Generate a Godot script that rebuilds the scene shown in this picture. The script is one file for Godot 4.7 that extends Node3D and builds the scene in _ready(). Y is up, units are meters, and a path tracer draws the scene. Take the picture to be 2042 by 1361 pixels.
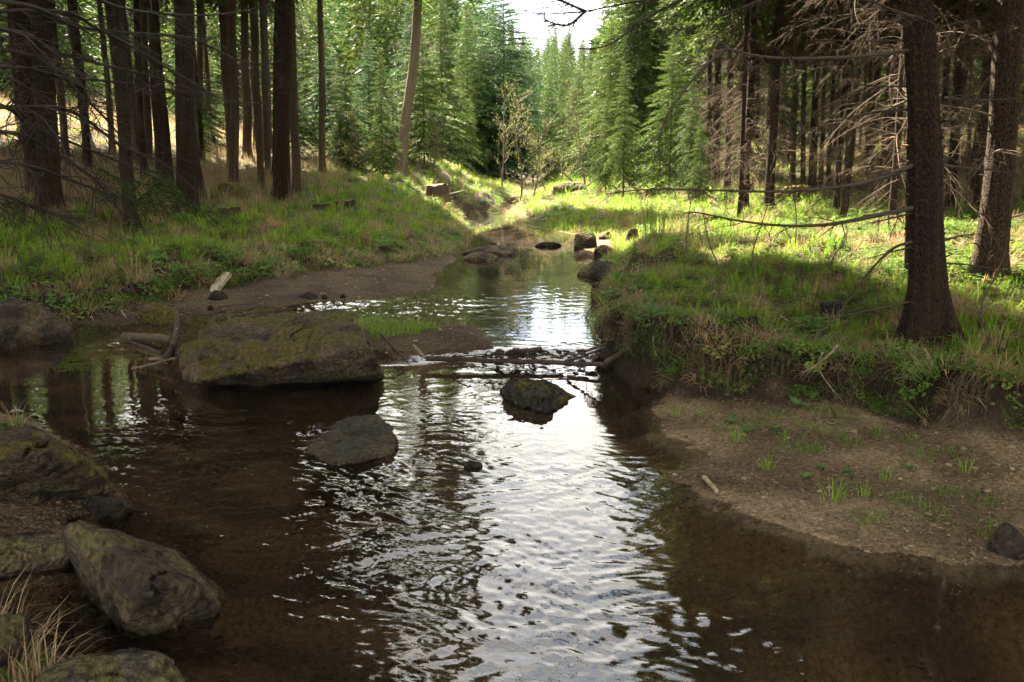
extends Node3D
# Forest stream in spring. Camera stands about 2 m above the lower pool (y = 0), looking upstream along -z.
# Pixel lists below are places read off the photograph (2042 x 1361); hit() and on_level() give them their distance from the ground or water they touch.

const FOCAL := 1768.0
const PITCH := 0.19024
const EYE := Vector3(0, 2.0, 0)

var rng := RandomNumberGenerator.new()
var nz := FastNoiseLite.new()
var nf := FastNoiseLite.new()
var nc := FastNoiseLite.new()
var water_poly := PackedVector2Array()
var left_poly := PackedVector2Array()
var right_poly := PackedVector2Array()
var bar_poly := PackedVector2Array()
const GX0 := -18.0
const GZ0 := 3.0
const GS := 0.14
const GNX := 258
const GNZ := 358
var hgrid := PackedFloat32Array()
var dwgrid := PackedFloat32Array()
var dbgrid := PackedFloat32Array()
var M := {}
var T := {}
var used := {}


# ---------------------------------------------------------------- helpers
func ray(px: float, py: float) -> Vector3:
	return Vector3((px - 1021.0) / FOCAL, -(py - 680.5) / FOCAL, -1.0).rotated(Vector3.RIGHT, -PITCH)

func on_level(px: float, py: float, y: float) -> Vector3:
	var d := ray(px, py)
	if d.y > -0.002:
		d.y = -0.002
	return EYE + d * ((y - EYE.y) / d.y)

func at_depth(px: float, py: float, depth: float) -> Vector3:
	var d := ray(px, py)
	return EYE + d * (depth / -d.z)

func hit(px: float, py: float) -> Vector3:
	var d := ray(px, py)
	var t := 2.0
	var last := t
	while t < 220.0:
		var p := EYE + d * t
		if p.y < land(p.x, p.z):
			for k in 10:
				var m := (last + t) * 0.5
				var q := EYE + d * m
				if q.y < land(q.x, q.z):
					t = m
				else:
					last = m
			return EYE + d * t
		last = t
		t *= 1.012
	return EYE + d * 120.0

func numbered(called: String) -> String:
	var n: int = used.get(called, -1) + 1
	used[called] = n
	return called if n == 0 else "%s_%03d" % [called, n]

func thing(called: String, label: String, category: String, at := Vector3.ZERO, group := "") -> Node3D:
	var o := Node3D.new()
	o.name = numbered(called)
	add_child(o, true)
	o.position = at
	o.set_meta("label", label)
	o.set_meta("category", category)
	if group != "":
		o.set_meta("group", group)
	return o

func part(parent: Node, called: String, mesh: Mesh, m: Material) -> MeshInstance3D:
	var o := MeshInstance3D.new()
	o.name = called
	o.mesh = mesh
	o.material_override = m
	parent.add_child(o, true)
	return o

func solo(called: String, mesh: Mesh, m: Material, label: String, category: String, at := Vector3.ZERO, group := "") -> MeshInstance3D:
	var o := MeshInstance3D.new()
	o.name = numbered(called)
	o.mesh = mesh
	o.material_override = m
	add_child(o, true)
	o.position = at
	o.set_meta("label", label)
	o.set_meta("category", category)
	if group != "":
		o.set_meta("group", group)
	return o

func rnd(a: float, b: float) -> float:
	return rng.randf_range(a, b)

# a growing list of loose triangles with normals and colours
class Tris:
	var v := PackedVector3Array()
	var n := PackedVector3Array()
	var c := PackedColorArray()
	func tri(a: Vector3, b: Vector3, d: Vector3, col: Color) -> void:
		var m := (d - a).cross(b - a).normalized()
		v.append(a); v.append(b); v.append(d)
		n.append(m); n.append(m); n.append(m)
		c.append(col); c.append(col); c.append(col)
	func add(o: Tris, x: Transform3D) -> void:
		v.append_array(x * o.v)
		n.append_array(Transform3D(x.basis.orthonormalized(), Vector3.ZERO) * o.n)
		c.append_array(o.c)
	func mesh() -> ArrayMesh:
		var a := []
		a.resize(Mesh.ARRAY_MAX)
		a[Mesh.ARRAY_VERTEX] = v
		a[Mesh.ARRAY_NORMAL] = n
		a[Mesh.ARRAY_COLOR] = c
		var m := ArrayMesh.new()
		m.add_surface_from_arrays(Mesh.PRIMITIVE_TRIANGLES, a)
		return m

func frame_of(t: Vector3) -> Array:
	var u := t.cross(Vector3.UP)
	if u.length() < 0.05:
		u = t.cross(Vector3.RIGHT)
	u = u.normalized()
	return [u, t.cross(u).normalized()]

func tube(s: Tris, pts: PackedVector3Array, radii: PackedFloat32Array, sides: int, col: Color) -> void:
	var n := pts.size()
	var prev := PackedVector3Array()
	var prevn := PackedVector3Array()
	for i in n:
		var t := (pts[mini(i + 1, n - 1)] - pts[maxi(i - 1, 0)]).normalized()
		var f := frame_of(t)
		var u: Vector3 = f[0]
		var w: Vector3 = f[1]
		var ring := PackedVector3Array()
		var rn := PackedVector3Array()
		for k in sides:
			var a := TAU * k / sides
			var d := u * cos(a) + w * sin(a)
			rn.append(d)
			ring.append(pts[i] + d * radii[i])
		if i > 0:
			for k in sides:
				var l := (k + 1) % sides
				s.v.append(prev[k]); s.v.append(ring[k]); s.v.append(ring[l])
				s.n.append(prevn[k]); s.n.append(rn[k]); s.n.append(rn[l])
				s.v.append(prev[k]); s.v.append(ring[l]); s.v.append(prev[l])
				s.n.append(prevn[k]); s.n.append(rn[l]); s.n.append(prevn[l])
				for q in 6:
					s.c.append(col)
		prev = ring
		prevn = rn

# a smooth path through given points
func smooth_path(pts: PackedVector3Array, per: int) -> PackedVector3Array:
	var out := PackedVector3Array()
	var n := pts.size()
	for i in n - 1:
		for k in per:
			out.append(pts[i].cubic_interpolate(pts[i + 1], pts[maxi(i - 1, 0)], pts[mini(i + 2, n - 1)], float(k) / per))
	out.append(pts[n - 1])
	return out

func tapered(n: int, a: float, b: float) -> PackedFloat32Array:
	var r := PackedFloat32Array()
	for i in n:
		r.append(lerpf(a, b, float(i) / maxf(1, n - 1)))
	return r

# a crooked twig grown from a point
func twig(s: Tris, p: Vector3, dir: Vector3, length: float, r: float, col: Color, segs := 4, bend := 0.35, sag := 0.0) -> PackedVector3Array:
	var pts := PackedVector3Array([p])
	var d := dir.normalized()
	for i in segs:
		d = (d + Vector3(rnd(-bend, bend), rnd(-bend, bend) - sag, rnd(-bend, bend))).normalized()
		p += d * (length / segs)
		pts.append(p)
	tube(s, pts, tapered(pts.size(), r, r * 0.3), 3, col)
	return pts

# a bough with side twigs and their own small twigs
func bough(s: Tris, path: PackedVector3Array, r0: float, r1: float, twigs: int, tl: float, col: Color, sides := 5, sub := 2, sag := 0.05, fine: Tris = null) -> void:
	var n := path.size()
	var w := fine if fine else s
	tube(s, path, tapered(n, r0, r1), sides, col)
	for i in twigs:
		var t := pow(rng.randf(), 0.8) * 0.95 + 0.05
		var k := clampi(int(t * (n - 1)), 0, n - 2)
		var p := path[k].lerp(path[k + 1], t * (n - 1) - k)
		var tan_ := (path[k + 1] - path[k]).normalized()
		var side := tan_.cross(Vector3.UP).normalized() * (1.0 if i % 2 == 0 else -1.0)
		var d := tan_ * rnd(0.4, 1.1) + side * rnd(0.5, 1.1) + Vector3(0, rnd(-0.5, 0.35), 0)
		var l := tl * rnd(0.35, 1.0) * (1.15 - 0.6 * t)
		var r := maxf(lerpf(r0, r1, t) * 0.42, 0.0016)
		var q := twig(w, p, d, l, r, col, 4, 0.28, sag)
		for j in sub:
			var m := 1 + j % 3
			var dd := (q[m + 1] - q[m]).normalized() + Vector3(rnd(-0.9, 0.9), rnd(-0.7, 0.5), rnd(-0.9, 0.9))
			twig(w, q[m], dd, l * rnd(0.25, 0.55), maxf(r * 0.55, 0.0012), col, 3, 0.3, sag)


# ---------------------------------------------------------------- materials
func ramp(cols: Array) -> Gradient:
	var g := Gradient.new()
	var o := PackedFloat32Array()
	var c := PackedColorArray()
	for k in cols.size():
		o.append(float(k) / (cols.size() - 1))
		c.append(cols[k])
	g.offsets = o
	g.colors = c
	return g

func noise_tex(freq: float, octaves: int, cols: Array, sd := 1, size := 512, kind := FastNoiseLite.TYPE_SIMPLEX_SMOOTH) -> NoiseTexture2D:
	var n := FastNoiseLite.new()
	n.noise_type = kind
	n.frequency = freq
	n.fractal_octaves = octaves
	n.fractal_gain = 0.6
	n.seed = sd
	var t := NoiseTexture2D.new()
	t.width = size
	t.height = size
	t.seamless = true
	t.noise = n
	if cols.size():
		t.color_ramp = ramp(cols)
	return t

func g(v: float) -> Color:
	return Color(v, v, v)

func plain(col: Color, rough := 0.9) -> StandardMaterial3D:
	var m := StandardMaterial3D.new()
	m.albedo_color = col
	m.roughness = rough
	m.metallic_specular = 0.3
	return m

func tinted(rough := 0.9) -> StandardMaterial3D:
	var m := plain(Color.WHITE, rough)
	m.vertex_color_use_as_albedo = true
	return m

func leafy(back := 0.9) -> StandardMaterial3D:
	var m := tinted(0.6)
	m.backlight_enabled = true
	m.backlight = g(back)
	m.cull_mode = BaseMaterial3D.CULL_DISABLED
	return m

func relief(m: StandardMaterial3D, t: Texture2D, scale: Vector3, cm: float, world := true) -> void:
	m.uv1_triplanar = true
	m.uv1_world_triplanar = world
	m.uv1_scale = scale
	m.heightmap_enabled = true
	m.heightmap_texture = t
	m.heightmap_scale = cm

func make_materials() -> void:
	var grain := noise_tex(0.02, 6, [g(0.38), g(0.75), g(0.95), g(1.0)], 3)
	var coarse := noise_tex(0.012, 6, [], 5)
	var pits := noise_tex(0.035, 5, [], 9)
	M.ground = tinted(0.95)
	M.ground.albedo_texture = noise_tex(0.03, 6, [g(0.4), g(0.72), g(0.9), g(1.0)], 7)
	relief(M.ground, pits, Vector3.ONE * 1.3, 4.0)
	M.stone = tinted(0.85)
	M.stone.albedo_texture = noise_tex(0.03, 7, [g(0.2), g(0.5), g(0.82), g(1.0)], 13)
	relief(M.stone, noise_tex(0.02, 8, [], 15), Vector3.ONE * 1.3, 5.5)
	M.pebble = tinted(0.8)
	M.bark = tinted(0.95)
	M.bark.albedo_texture = noise_tex(0.035, 6, [g(0.25), g(0.5), g(0.9), g(1.0)], 17)
	relief(M.bark, noise_tex(0.04, 6, [], 19), Vector3(2.6, 1.1, 2.6), 5.0)
	M.twig = tinted(0.85)
	M.needle = leafy(0.95)
	M.grass = leafy(1.0)
	M.straw = leafy(0.9)
	M.leaf = leafy(1.0)
	M.cutwood = plain(Color(0.36, 0.29, 0.2), 0.9)
	M.cutwood.albedo_texture = grain
	M.cutwood.uv1_triplanar = true
	M.cutwood.uv1_world_triplanar = true
	M.cutwood.uv1_scale = Vector3.ONE * 3.0
	M.drift = tinted(0.85)
	M.drift.albedo_texture = grain
	relief(M.drift, coarse, Vector3(2, 2, 2), 1.2)
	M.moss = tinted(1.0)
	M.moss.albedo_texture = grain
	relief(M.moss, pits, Vector3.ONE * 3.0, 4.0)
	M.water = StandardMaterial3D.new()
	M.water.transparency = BaseMaterial3D.TRANSPARENCY_ALPHA
	M.water.albedo_color = Color(0.09, 0.055, 0.022, 0.3)
	M.water.roughness = 0.02
	M.water.metallic_specular = 0.5
	M.water.cull_mode = BaseMaterial3D.CULL_DISABLED


# ---------------------------------------------------------------- the lie of the land
func level(x: float, z: float) -> float:
	var up := smoothstep(9.0, 9.5, -z) * smoothstep(-4.2, -1.2, x)
	up = maxf(up, smoothstep(11.0, 13.5, -z))
	return 0.1 * up + maxf(0.0, -z - 12.0) * 0.004 + 0.5 * smoothstep(36.0, 45.0, -z)

func px_line(list: Array, y: float) -> PackedVector2Array:
	var out := PackedVector2Array()
	for a in list:
		var p := on_level(a[0], a[1], y)
		for k in 6:
			p = p.lerp(on_level(a[0], a[1], y + level(p.x, p.z)), 0.6)
		out.append(Vector2(p.x, p.z))
	return out

func reach(poly: PackedVector2Array, p: Vector2) -> float:
	var best := 1e9
	var n := poly.size()
	var a := poly[n - 1]
	var within := false
	for i in n:
		var b := poly[i]
		if (a.y > p.y) != (b.y > p.y) and p.x < (b.x - a.x) * (p.y - a.y) / (b.y - a.y) + a.x:
			within = not within
		var e := b - a
		var q := p - a
		var t := clampf(q.dot(e) / e.length_squared(), 0.0, 1.0)
		best = minf(best, (q - e * t).length_squared())
		a = b
	best = sqrt(best)
	return best if within else -best

func make_lines() -> void:
	var l := px_line([[380, 1420], [375, 1361], [240, 1318], [110, 1305], [60, 1230], [-60, 1185], [-20, 1152], [120, 1135], [140, 1060], [200, 1020], [225, 965], [150, 880], [60, 830], [-100, 800], [-400, 790], [-700, 745], [-500, 702], [-150, 696],
		[0, 690], [95, 665], [150, 648], [240, 652], [340, 641], [450, 622], [620, 604], [700, 600], [800, 592], [885, 576], [868, 548], [918, 519], [900, 500], [945, 470], [930, 440], [918, 418], [985, 408], [1015, 396], [1040, 386]], 0.0)
	var r := px_line([[1062, 385], [1048, 393], [1022, 405], [1005, 428], [1030, 447], [1080, 457], [1150, 470], [1150, 495], [1190, 506], [1206, 530], [1224, 550], [1192, 585], [1216, 610], [1198, 640], [1216, 670], [1205, 700], [1225, 735], [1290, 768], [1322, 790], [1288, 812], [1300, 862], [1385, 910], [1308, 935], [1340, 965], [1450, 1020], [1600, 1075], [1750, 1110], [1900, 1135], [2042, 1140], [2500, 1150]], 0.0)
	water_poly = l
	water_poly.append_array(r)
	water_poly.append_array(PackedVector2Array([Vector2(6.0, 3.5), Vector2(-1.3, 3.5)]))
	left_poly = px_line([[-500, 672], [-200, 668], [0, 655], [100, 642], [200, 628], [350, 602], [480, 577], [600, 560], [700, 546], [860, 516], [890, 497], [935, 468], [922, 440], [910, 416], [980, 404], [1010, 393], [1035, 383]], 0.05)
	left_poly.append_array(PackedVector2Array([Vector2(0.5, -90), Vector2(6, -140), Vector2(6, -900), Vector2(-900, -900), Vector2(-900, -12), Vector2(-30, -12)]))
	right_poly = px_line([[1065, 382], [1055, 390], [1030, 403], [1012, 425], [1032, 440], [1085, 449], [1150, 460], [1215, 470], [1255, 488], [1232, 515], [1242, 550], [1208, 590], [1228, 610], [1212, 640], [1228, 668], [1218, 702], [1243, 737], [1312, 764], [1400, 782], [1500, 788], [1650, 806], [1800, 856], [1950, 890], [2042, 902], [2500, 930]], 0.05)
	right_poly.append_array(PackedVector2Array([Vector2(9, 3), Vector2(9, 60), Vector2(900, 60), Vector2(900, -900), Vector2(8, -900), Vector2(8, -140), Vector2(3, -90)]))
	bar_poly = px_line([[690, 632], [790, 640], [960, 652], [992, 685], [985, 700], [900, 708], [830, 718], [760, 716], [720, 690]], 0.0)

func rolling(x: float, z: float) -> float:
	var far := -z
	var h := 0.0
	h += 0.13 * maxf(0.0, -x - 9.0 + 0.0) * smoothstep(18.0, 45.0, far)
	h += 0.10 * maxf(0.0, x - 13.0) * smoothstep(10.0, 40.0, far)
	h += 0.045 * clampf(far - 17.0, 0.0, 26.0) * smoothstep(-1.5, -5.0, x)
	h += 0.012 * maxf(0.0, minf(far, 90.0) - 22.0) * smoothstep(3.0, 9.0, x)
	h += 34.0 * smoothstep(120.0, 430.0, far + 0.25 * absf(x)) + 16.0 * smoothstep(90.0, 260.0, far) * smoothstep(5.0, -60.0, x - 0.08 * far) + 10.0 * smoothstep(70.0, 260.0, far) * smoothstep(20.0, 70.0, x)
	return minf(h, 70.0)

func land_raw(x: float, z: float) -> Vector3:
	var p := Vector2(x, z)
	var wob := 0.0
	if z > -45.0 and absf(x) < 20.0:
		wob = nz.get_noise_2d(x * 1.6, z * 1.6) * 0.07 + nz.get_noise_2d(x * 5.0, z * 5.0) * 0.03
	var dw := -reach(water_poly, p) + wob * 0.6
	var isle := reach(bar_poly, p) + wob * 0.6
	var dl := reach(left_poly, p)
	var dr := reach(right_poly, p)
	var lv := level(x, z)
	var db := maxf(dl, dr)
	var dwm := maxf(dw, isle)
	var h: float
	if dwm < 0.0:
		h = lv - minf(0.36, 0.05 + -dwm * 0.42) + nz.get_noise_2d(x * 2.3, z * 2.3) * 0.05
		h = minf(h, lv - 0.02)
	else:
		h = lv + minf(dwm * 0.09, 0.16) + nf.get_noise_2d(x * 2.0, z * 2.0) * 0.03 * smoothstep(0.1, 0.6, dwm)
		if isle > dw:
			h = lv + minf(isle * 0.2, 0.085)
	var edge := db + wob * 2.2
	if edge > -0.25:
		var top: float
		var w := 0.8
		if dr > dl:
			w = lerpf(lerpf(0.16, 0.6, smoothstep(9.5, 14.0, -z)), 1.6, smoothstep(16.0, 24.0, -z))
			top = lerpf(0.55, 0.3, smoothstep(15.0, 24.0, -z)) + 0.06 * clampf(dr, 0.0, 10.0)
		else:
			top = lerpf(0.42, 0.24, smoothstep(16.0, 22.0, -z)) + lerpf(0.135, 0.12, smoothstep(16.0, 22.0, -z)) * clampf(dl, 0.0, 6.0)
		top += lv + rolling(x, z) + nz.get_noise_2d(x * 0.45, z * 0.45) * 0.16 + nz.get_noise_2d(x * 1.7 + 9.0, z * 1.7) * 0.09 + nz.get_noise_2d(x * 3.6 + 9.0, z * 3.6) * 0.05
		h = lerpf(h, top, smoothstep(-0.12, w, edge))
	return Vector3(h, dwm, db)

func make_grid() -> void:
	hgrid.resize(GNX * GNZ)
	dwgrid.resize(GNX * GNZ)
	dbgrid.resize(GNX * GNZ)
	for j in GNZ:
		for i in GNX:
			var a := land_raw(GX0 + i * GS, GZ0 - j * GS)
			hgrid[j * GNX + i] = a.x
			dwgrid[j * GNX + i] = a.y
			dbgrid[j * GNX + i] = a.z

func sample(grid: PackedFloat32Array, x: float, z: float) -> float:
	var fx := (x - GX0) / GS
	var fz := (GZ0 - z) / GS
	var i := int(fx)
	var j := int(fz)
	fx -= i
	fz -= j
	var k := j * GNX + i
	return lerpf(lerpf(grid[k], grid[k + 1], fx), lerpf(grid[k + GNX], grid[k + GNX + 1], fx), fz)

func inside(x: float, z: float) -> bool:
	return x >= GX0 and x < GX0 + (GNX - 2) * GS and z <= GZ0 and z > GZ0 - (GNZ - 2) * GS

func land(x: float, z: float) -> float:
	return sample(hgrid, x, z) if inside(x, z) else land_raw(x, z).x

func info(x: float, z: float) -> Vector3:
	return Vector3(sample(hgrid, x, z), sample(dwgrid, x, z), sample(dbgrid, x, z)) if inside(x, z) else land_raw(x, z)

# the turf of the right bank hangs over the water: how far a place on it is pushed out
func lip(x: float, z: float, db: float) -> Vector2:
	if db < 0.0 or db > 1.0 or x < 0.3 or z < -12.5 or not inside(x + 0.2, z - 0.2) or not inside(x - 0.2, z + 0.2):
		return Vector2.ZERO
	var e := 0.15
	var d := Vector2(sample(dbgrid, x - e, z) - sample(dbgrid, x + e, z), sample(dbgrid, x, z - e) - sample(dbgrid, x, z + e))
	if d.length() < 0.01:
		return Vector2.ZERO
	var far := 0.34 * smoothstep(12.5, 10.5, -z) * (0.75 + nz.get_noise_2d(x * 2.2, z * 2.2) * 0.5)
	return d.normalized() * far * smoothstep(0.03, 0.17, db) * (1.0 - smoothstep(0.2, 1.0, db))

func lines(from: float, to: float, stops: Array) -> PackedFloat32Array:
	# stops: [position, step] pairs; the step is blended between them
	var out := PackedFloat32Array([from])
	var p := from
	while p < to:
		var s: float = stops[stops.size() - 1][1]
		for k in stops.size() - 1:
			if p < stops[k + 1][0]:
				s = lerpf(stops[k][1], stops[k + 1][1], clampf((p - stops[k][0]) / (stops[k + 1][0] - stops[k][0]), 0.0, 1.0))
				break
		p += s
		out.append(p)
	return out

func grid_mesh(xs: PackedFloat32Array, zs: PackedFloat32Array, ys: PackedFloat32Array, cols: PackedColorArray, keep: PackedByteArray, shift := PackedVector2Array()) -> ArrayMesh:
	var nx := xs.size()
	var nzz := zs.size()
	var v := PackedVector3Array()
	var n := PackedVector3Array()
	var c := PackedColorArray()
	var idx := PackedInt32Array()
	var remap := PackedInt32Array()
	remap.resize(nx * nzz)
	remap.fill(-1)
	for j in nzz:
		for i in nx:
			var k := j * nx + i
			if keep.size() and keep[k] == 0:
				continue
			var i0 := maxi(i - 1, 0)
			var i1 := mini(i + 1, nx - 1)
			var j0 := maxi(j - 1, 0)
			var j1 := mini(j + 1, nzz - 1)
			var sx := (ys[j * nx + i1] - ys[j * nx + i0]) / (xs[i1] - xs[i0])
			var sz := (ys[j1 * nx + i] - ys[j0 * nx + i]) / (zs[j1] - zs[j0])
			remap[k] = v.size()
			v.append(Vector3(xs[i], ys[k], zs[j]) if shift.is_empty() else Vector3(xs[i] + shift[k].x, ys[k], zs[j] + shift[k].y))
			n.append(Vector3(-sx, 1.0, -sz).normalized())
			if cols.size():
				c.append(cols[k])
	for j in nzz - 1:
		for i in nx - 1:
			var a := remap[j * nx + i]
			var b := remap[j * nx + i + 1]
			var d := remap[(j + 1) * nx + i]
			var e := remap[(j + 1) * nx + i + 1]
			if a < 0 or b < 0 or d < 0 or e < 0:
				continue
			idx.append(a); idx.append(b); idx.append(e)
			idx.append(a); idx.append(e); idx.append(d)
	var arr := []
	arr.resize(Mesh.ARRAY_MAX)
	arr[Mesh.ARRAY_VERTEX] = v
	arr[Mesh.ARRAY_NORMAL] = n
	if cols.size():
		arr[Mesh.ARRAY_COLOR] = c
	arr[Mesh.ARRAY_INDEX] = idx
	var m := ArrayMesh.new()
	m.add_surface_from_arrays(Mesh.PRIMITIVE_TRIANGLES, arr)
	if shift.size():
		var st := SurfaceTool.new()
		st.create_from(m, 0)
		st.generate_normals()
		return st.commit()
	return m

func build_ground() -> void:
	var xs := lines(-620.0, 620.0, [[-620.0, 60.0], [-60.0, 4.0], [-14.0, 0.28], [-6.0, 0.09], [-3.0, 0.075], [5.0, 0.075], [9.0, 0.12], [16.0, 0.35], [60.0, 4.0], [620.0, 60.0]])
	var zs := lines(-760.0, 60.0, [[-760.0, 60.0], [-120.0, 6.0], [-50.0, 0.6], [-20.0, 0.16], [-11.0, 0.075], [-2.0, 0.06], [1.0, 0.3], [60.0, 12.0]])
	var ys := PackedFloat32Array()
	var cols := PackedColorArray()
	var shift := PackedVector2Array()
	for z in zs:
		for x in xs:
			var a := info(x, z)
			var h := a.x
			if inside(x, z) and z > -16.0:
				h += nz.get_noise_2d(x * 7.0, z * 7.0) * 0.013 + nz.get_noise_2d(x * 18.0, z * 18.0) * 0.008
			ys.append(h)
			shift.append(lip(x, z, a.z))
			var mottle := nf.get_noise_2d(x * 0.9, z * 0.9)
			var sand := Color(0.245, 0.175, 0.1).lerp(Color(0.12, 0.082, 0.046), clampf(0.5 + mottle * 2.2, 0.0, 1.0))
			var bed := Color(0.11, 0.062, 0.025).lerp(Color(0.045, 0.026, 0.012), clampf(0.5 + mottle * 1.8, 0.0, 1.0))
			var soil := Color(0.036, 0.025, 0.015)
			var turf := Color(0.085, 0.085, 0.03).lerp(Color(0.125, 0.092, 0.05), clampf(0.5 + mottle * 2.0, 0.0, 1.0))
			var c := sand if a.y > -0.03 else bed
			if a.y > 0.0 and x < 0.0 and z < -9.0:
				c = sand.lerp(soil, 0.72)
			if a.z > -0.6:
				c = c.lerp(soil, smoothstep(-0.1, 0.1, a.z) if x < 0.5 else smoothstep(-0.35, -0.08, a.z + mottle * 0.3))  # right bank: soil colour carried further out, painting the shaded undercut dark
				c = c.lerp(turf, smoothstep(0.5, 1.1, a.z + mottle * 0.4))
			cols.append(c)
	var o := MeshInstance3D.new()
	o.name = "ground"
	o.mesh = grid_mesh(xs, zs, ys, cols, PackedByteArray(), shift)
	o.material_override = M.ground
	o.set_meta("kind", "structure")
	o.set_meta("label", "sandy stream bed, gravel bars and grassy banks of the valley floor")
	o.set_meta("category", "ground")
	add_child(o, true)

# how rough the water runs at a place
func build_water() -> void:
	var spots := []
	for a in [[450, 890, 0.8, 2.6], [560, 980, 0.6, 2.8], [620, 1050, 0.6, 2.8], [500, 940, 0.6, 2.4], [760, 1090, 0.5, 2.0], [900, 1130, 0.6, 0.8], [900, 900, 0.8, 0.65], [1050, 950, 0.7, 0.6], [1180, 960, 0.5, 0.9], [1000, 1080, 0.9, 0.6], [800, 1250, 0.7, 0.65], [1050, 1250, 0.7, 0.75], [1250, 1130, 0.45, 0.9],
		[1250, 1240, 0.4, 0.9], [1480, 1270, 0.26, 2.6], [1560, 1300, 0.24, 2.4], [1640, 1290, 0.2, 1.8], [1380, 1330, 0.3, 2.0], [700, 1330, 0.5, 0.6], [500, 1250, 0.35, 0.45], [480, 820, 0.6, 0.4], [800, 800, 0.7, 0.45],
		[640, 620, 1.1, 3.4], [760, 620, 1.0, 3.4], [860, 606, 1.0, 3.0], [560, 618, 0.8, 3.0], [420, 645, 0.8, 2.0], [330, 655, 0.6, 2.0], [250, 665, 0.9, 1.8], [110, 690, 0.8, 1.6], [1090, 705, 0.7, 1.2], [1000, 700, 0.5, 1.0], [1070, 590, 1.4, 0.3], [930, 575, 1.2, 0.45], [970, 418, 4.0, 3.0], [990, 408, 4.0, 3.0], [940, 425, 3.0, 2.4], [960, 440, 2.0, 0.5]]:
		var p := on_level(a[0], a[1], 0.1 if a[1] < 715 else 0.0)
		for k in 6:
			p = p.lerp(on_level(a[0], a[1], level(p.x, p.z)), 0.6)
		spots.append([p.x, p.z, a[2] * a[2], a[3]])
	var xs := lines(-13.0, 9.0, [[-13.0, 0.12], [-5.0, 0.06], [-2.8, 0.03], [3.2, 0.03], [5.0, 0.06], [9.0, 0.1]])
	var zs := lines(-72.0, 3.4, [[-72.0, 0.4], [-50.0, 0.2], [-30.0, 0.15], [-14.0, 0.08], [-9.0, 0.035], [-6.0, 0.022], [-3.0, 0.018], [-2.4, 0.05], [0.0, 0.2], [3.4, 0.2]])
	var ys := PackedFloat32Array()
	var keep := PackedByteArray()
	for z in zs:
		for x in xs:
			var a := info(x, z)
			var lv := level(x, z)
			if a.x > lv + 0.06:
				ys.append(lv)
				keep.append(0)
				continue
			keep.append(1)
			var rough := 0.16
			for s in spots:
				var d2: float = ((x - s[0]) * (x - s[0]) + (z - s[1]) * (z - s[1])) / s[2]
				if d2 < 6.0:
					rough += s[3] * exp(-d2)
			rough = minf(rough * 0.85, 3.0) * smoothstep(-0.02, -0.3, a.y) + 0.04
			var u := x + nz.get_noise_2d(x * 0.8, z * 0.8) * 0.3
			var w := z + nz.get_noise_2d(x * 0.8 + 40.0, z * 0.8) * 0.16
			var calm := smoothstep(45.0, 16.0, -z)
			var h := nz.get_noise_2d(u * lerpf(3.2, 1.3, calm) + w * 0.4, w * lerpf(1.6, 3.4, calm)) * 0.0022
			h += nz.get_noise_2d(u * 2.7 - w * 0.9, w * lerpf(2.2, 5.6, calm) + u * 0.8 + 11.0) * 0.0018
			var near := smoothstep(34.0, 13.0, -z)
			h += near * nz.get_noise_2d(u * 5.5 + w * 2.2, w * 8.0 - u * 1.2 + 31.0) * 0.0016
			h += near * nz.get_noise_2d(u * 10.5 - w * 3.0, w * 13.5 + u * 3.4 + 57.0) * 0.0015
			h += near * (0.5 - absf(nz.get_noise_2d(u * 17.0 + w * 5.0, w * 21.0 - u * 4.0))) * 0.0017
			h += near * nz.get_noise_2d(u * 27.0, w * 34.0) * 0.0008
			rough += 0.9 * exp(-pow((a.y + 0.04) / 0.05, 2.0))
			ys.append(lv + h * rough)
	var o := MeshInstance3D.new()
	o.name = "stream_water"
	o.mesh = grid_mesh(xs, zs, ys, PackedColorArray(), keep)
	o.material_override = M.water
	o.set_meta("kind", "structure")
	o.set_meta("label", "clear brown stream water rippling over sand between the banks")
	o.set_meta("category", "water")
	add_child(o, true)


# ---------------------------------------------------------------- stones
# planes of the convex hull round some points: [normal, distance from the centre]
func hull_planes(pts: PackedVector3Array, mid: Vector3) -> Array:
	var out := []
	var n := pts.size()
	for i in n:
		for j in range(i + 1, n):
			for k in range(j + 1, n):
				var m := (pts[j] - pts[i]).cross(pts[k] - pts[i])
				if m.length() < 1e-7:
					continue
				m = m.normalized()
				var d := m.dot(pts[i] - mid)
				if d < 0.0:
					m = -m
					d = -d
				var ok := true
				for q in pts:
					if m.dot(q - mid) > d + 0.004:
						ok = false
						break
				if ok:
					var seen := false
					for o in out:
						if m.dot(o[0]) > 0.997:
							seen = true
							break
					if not seen:
						out.append([m, maxf(d, 0.01)])
	return out

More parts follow.
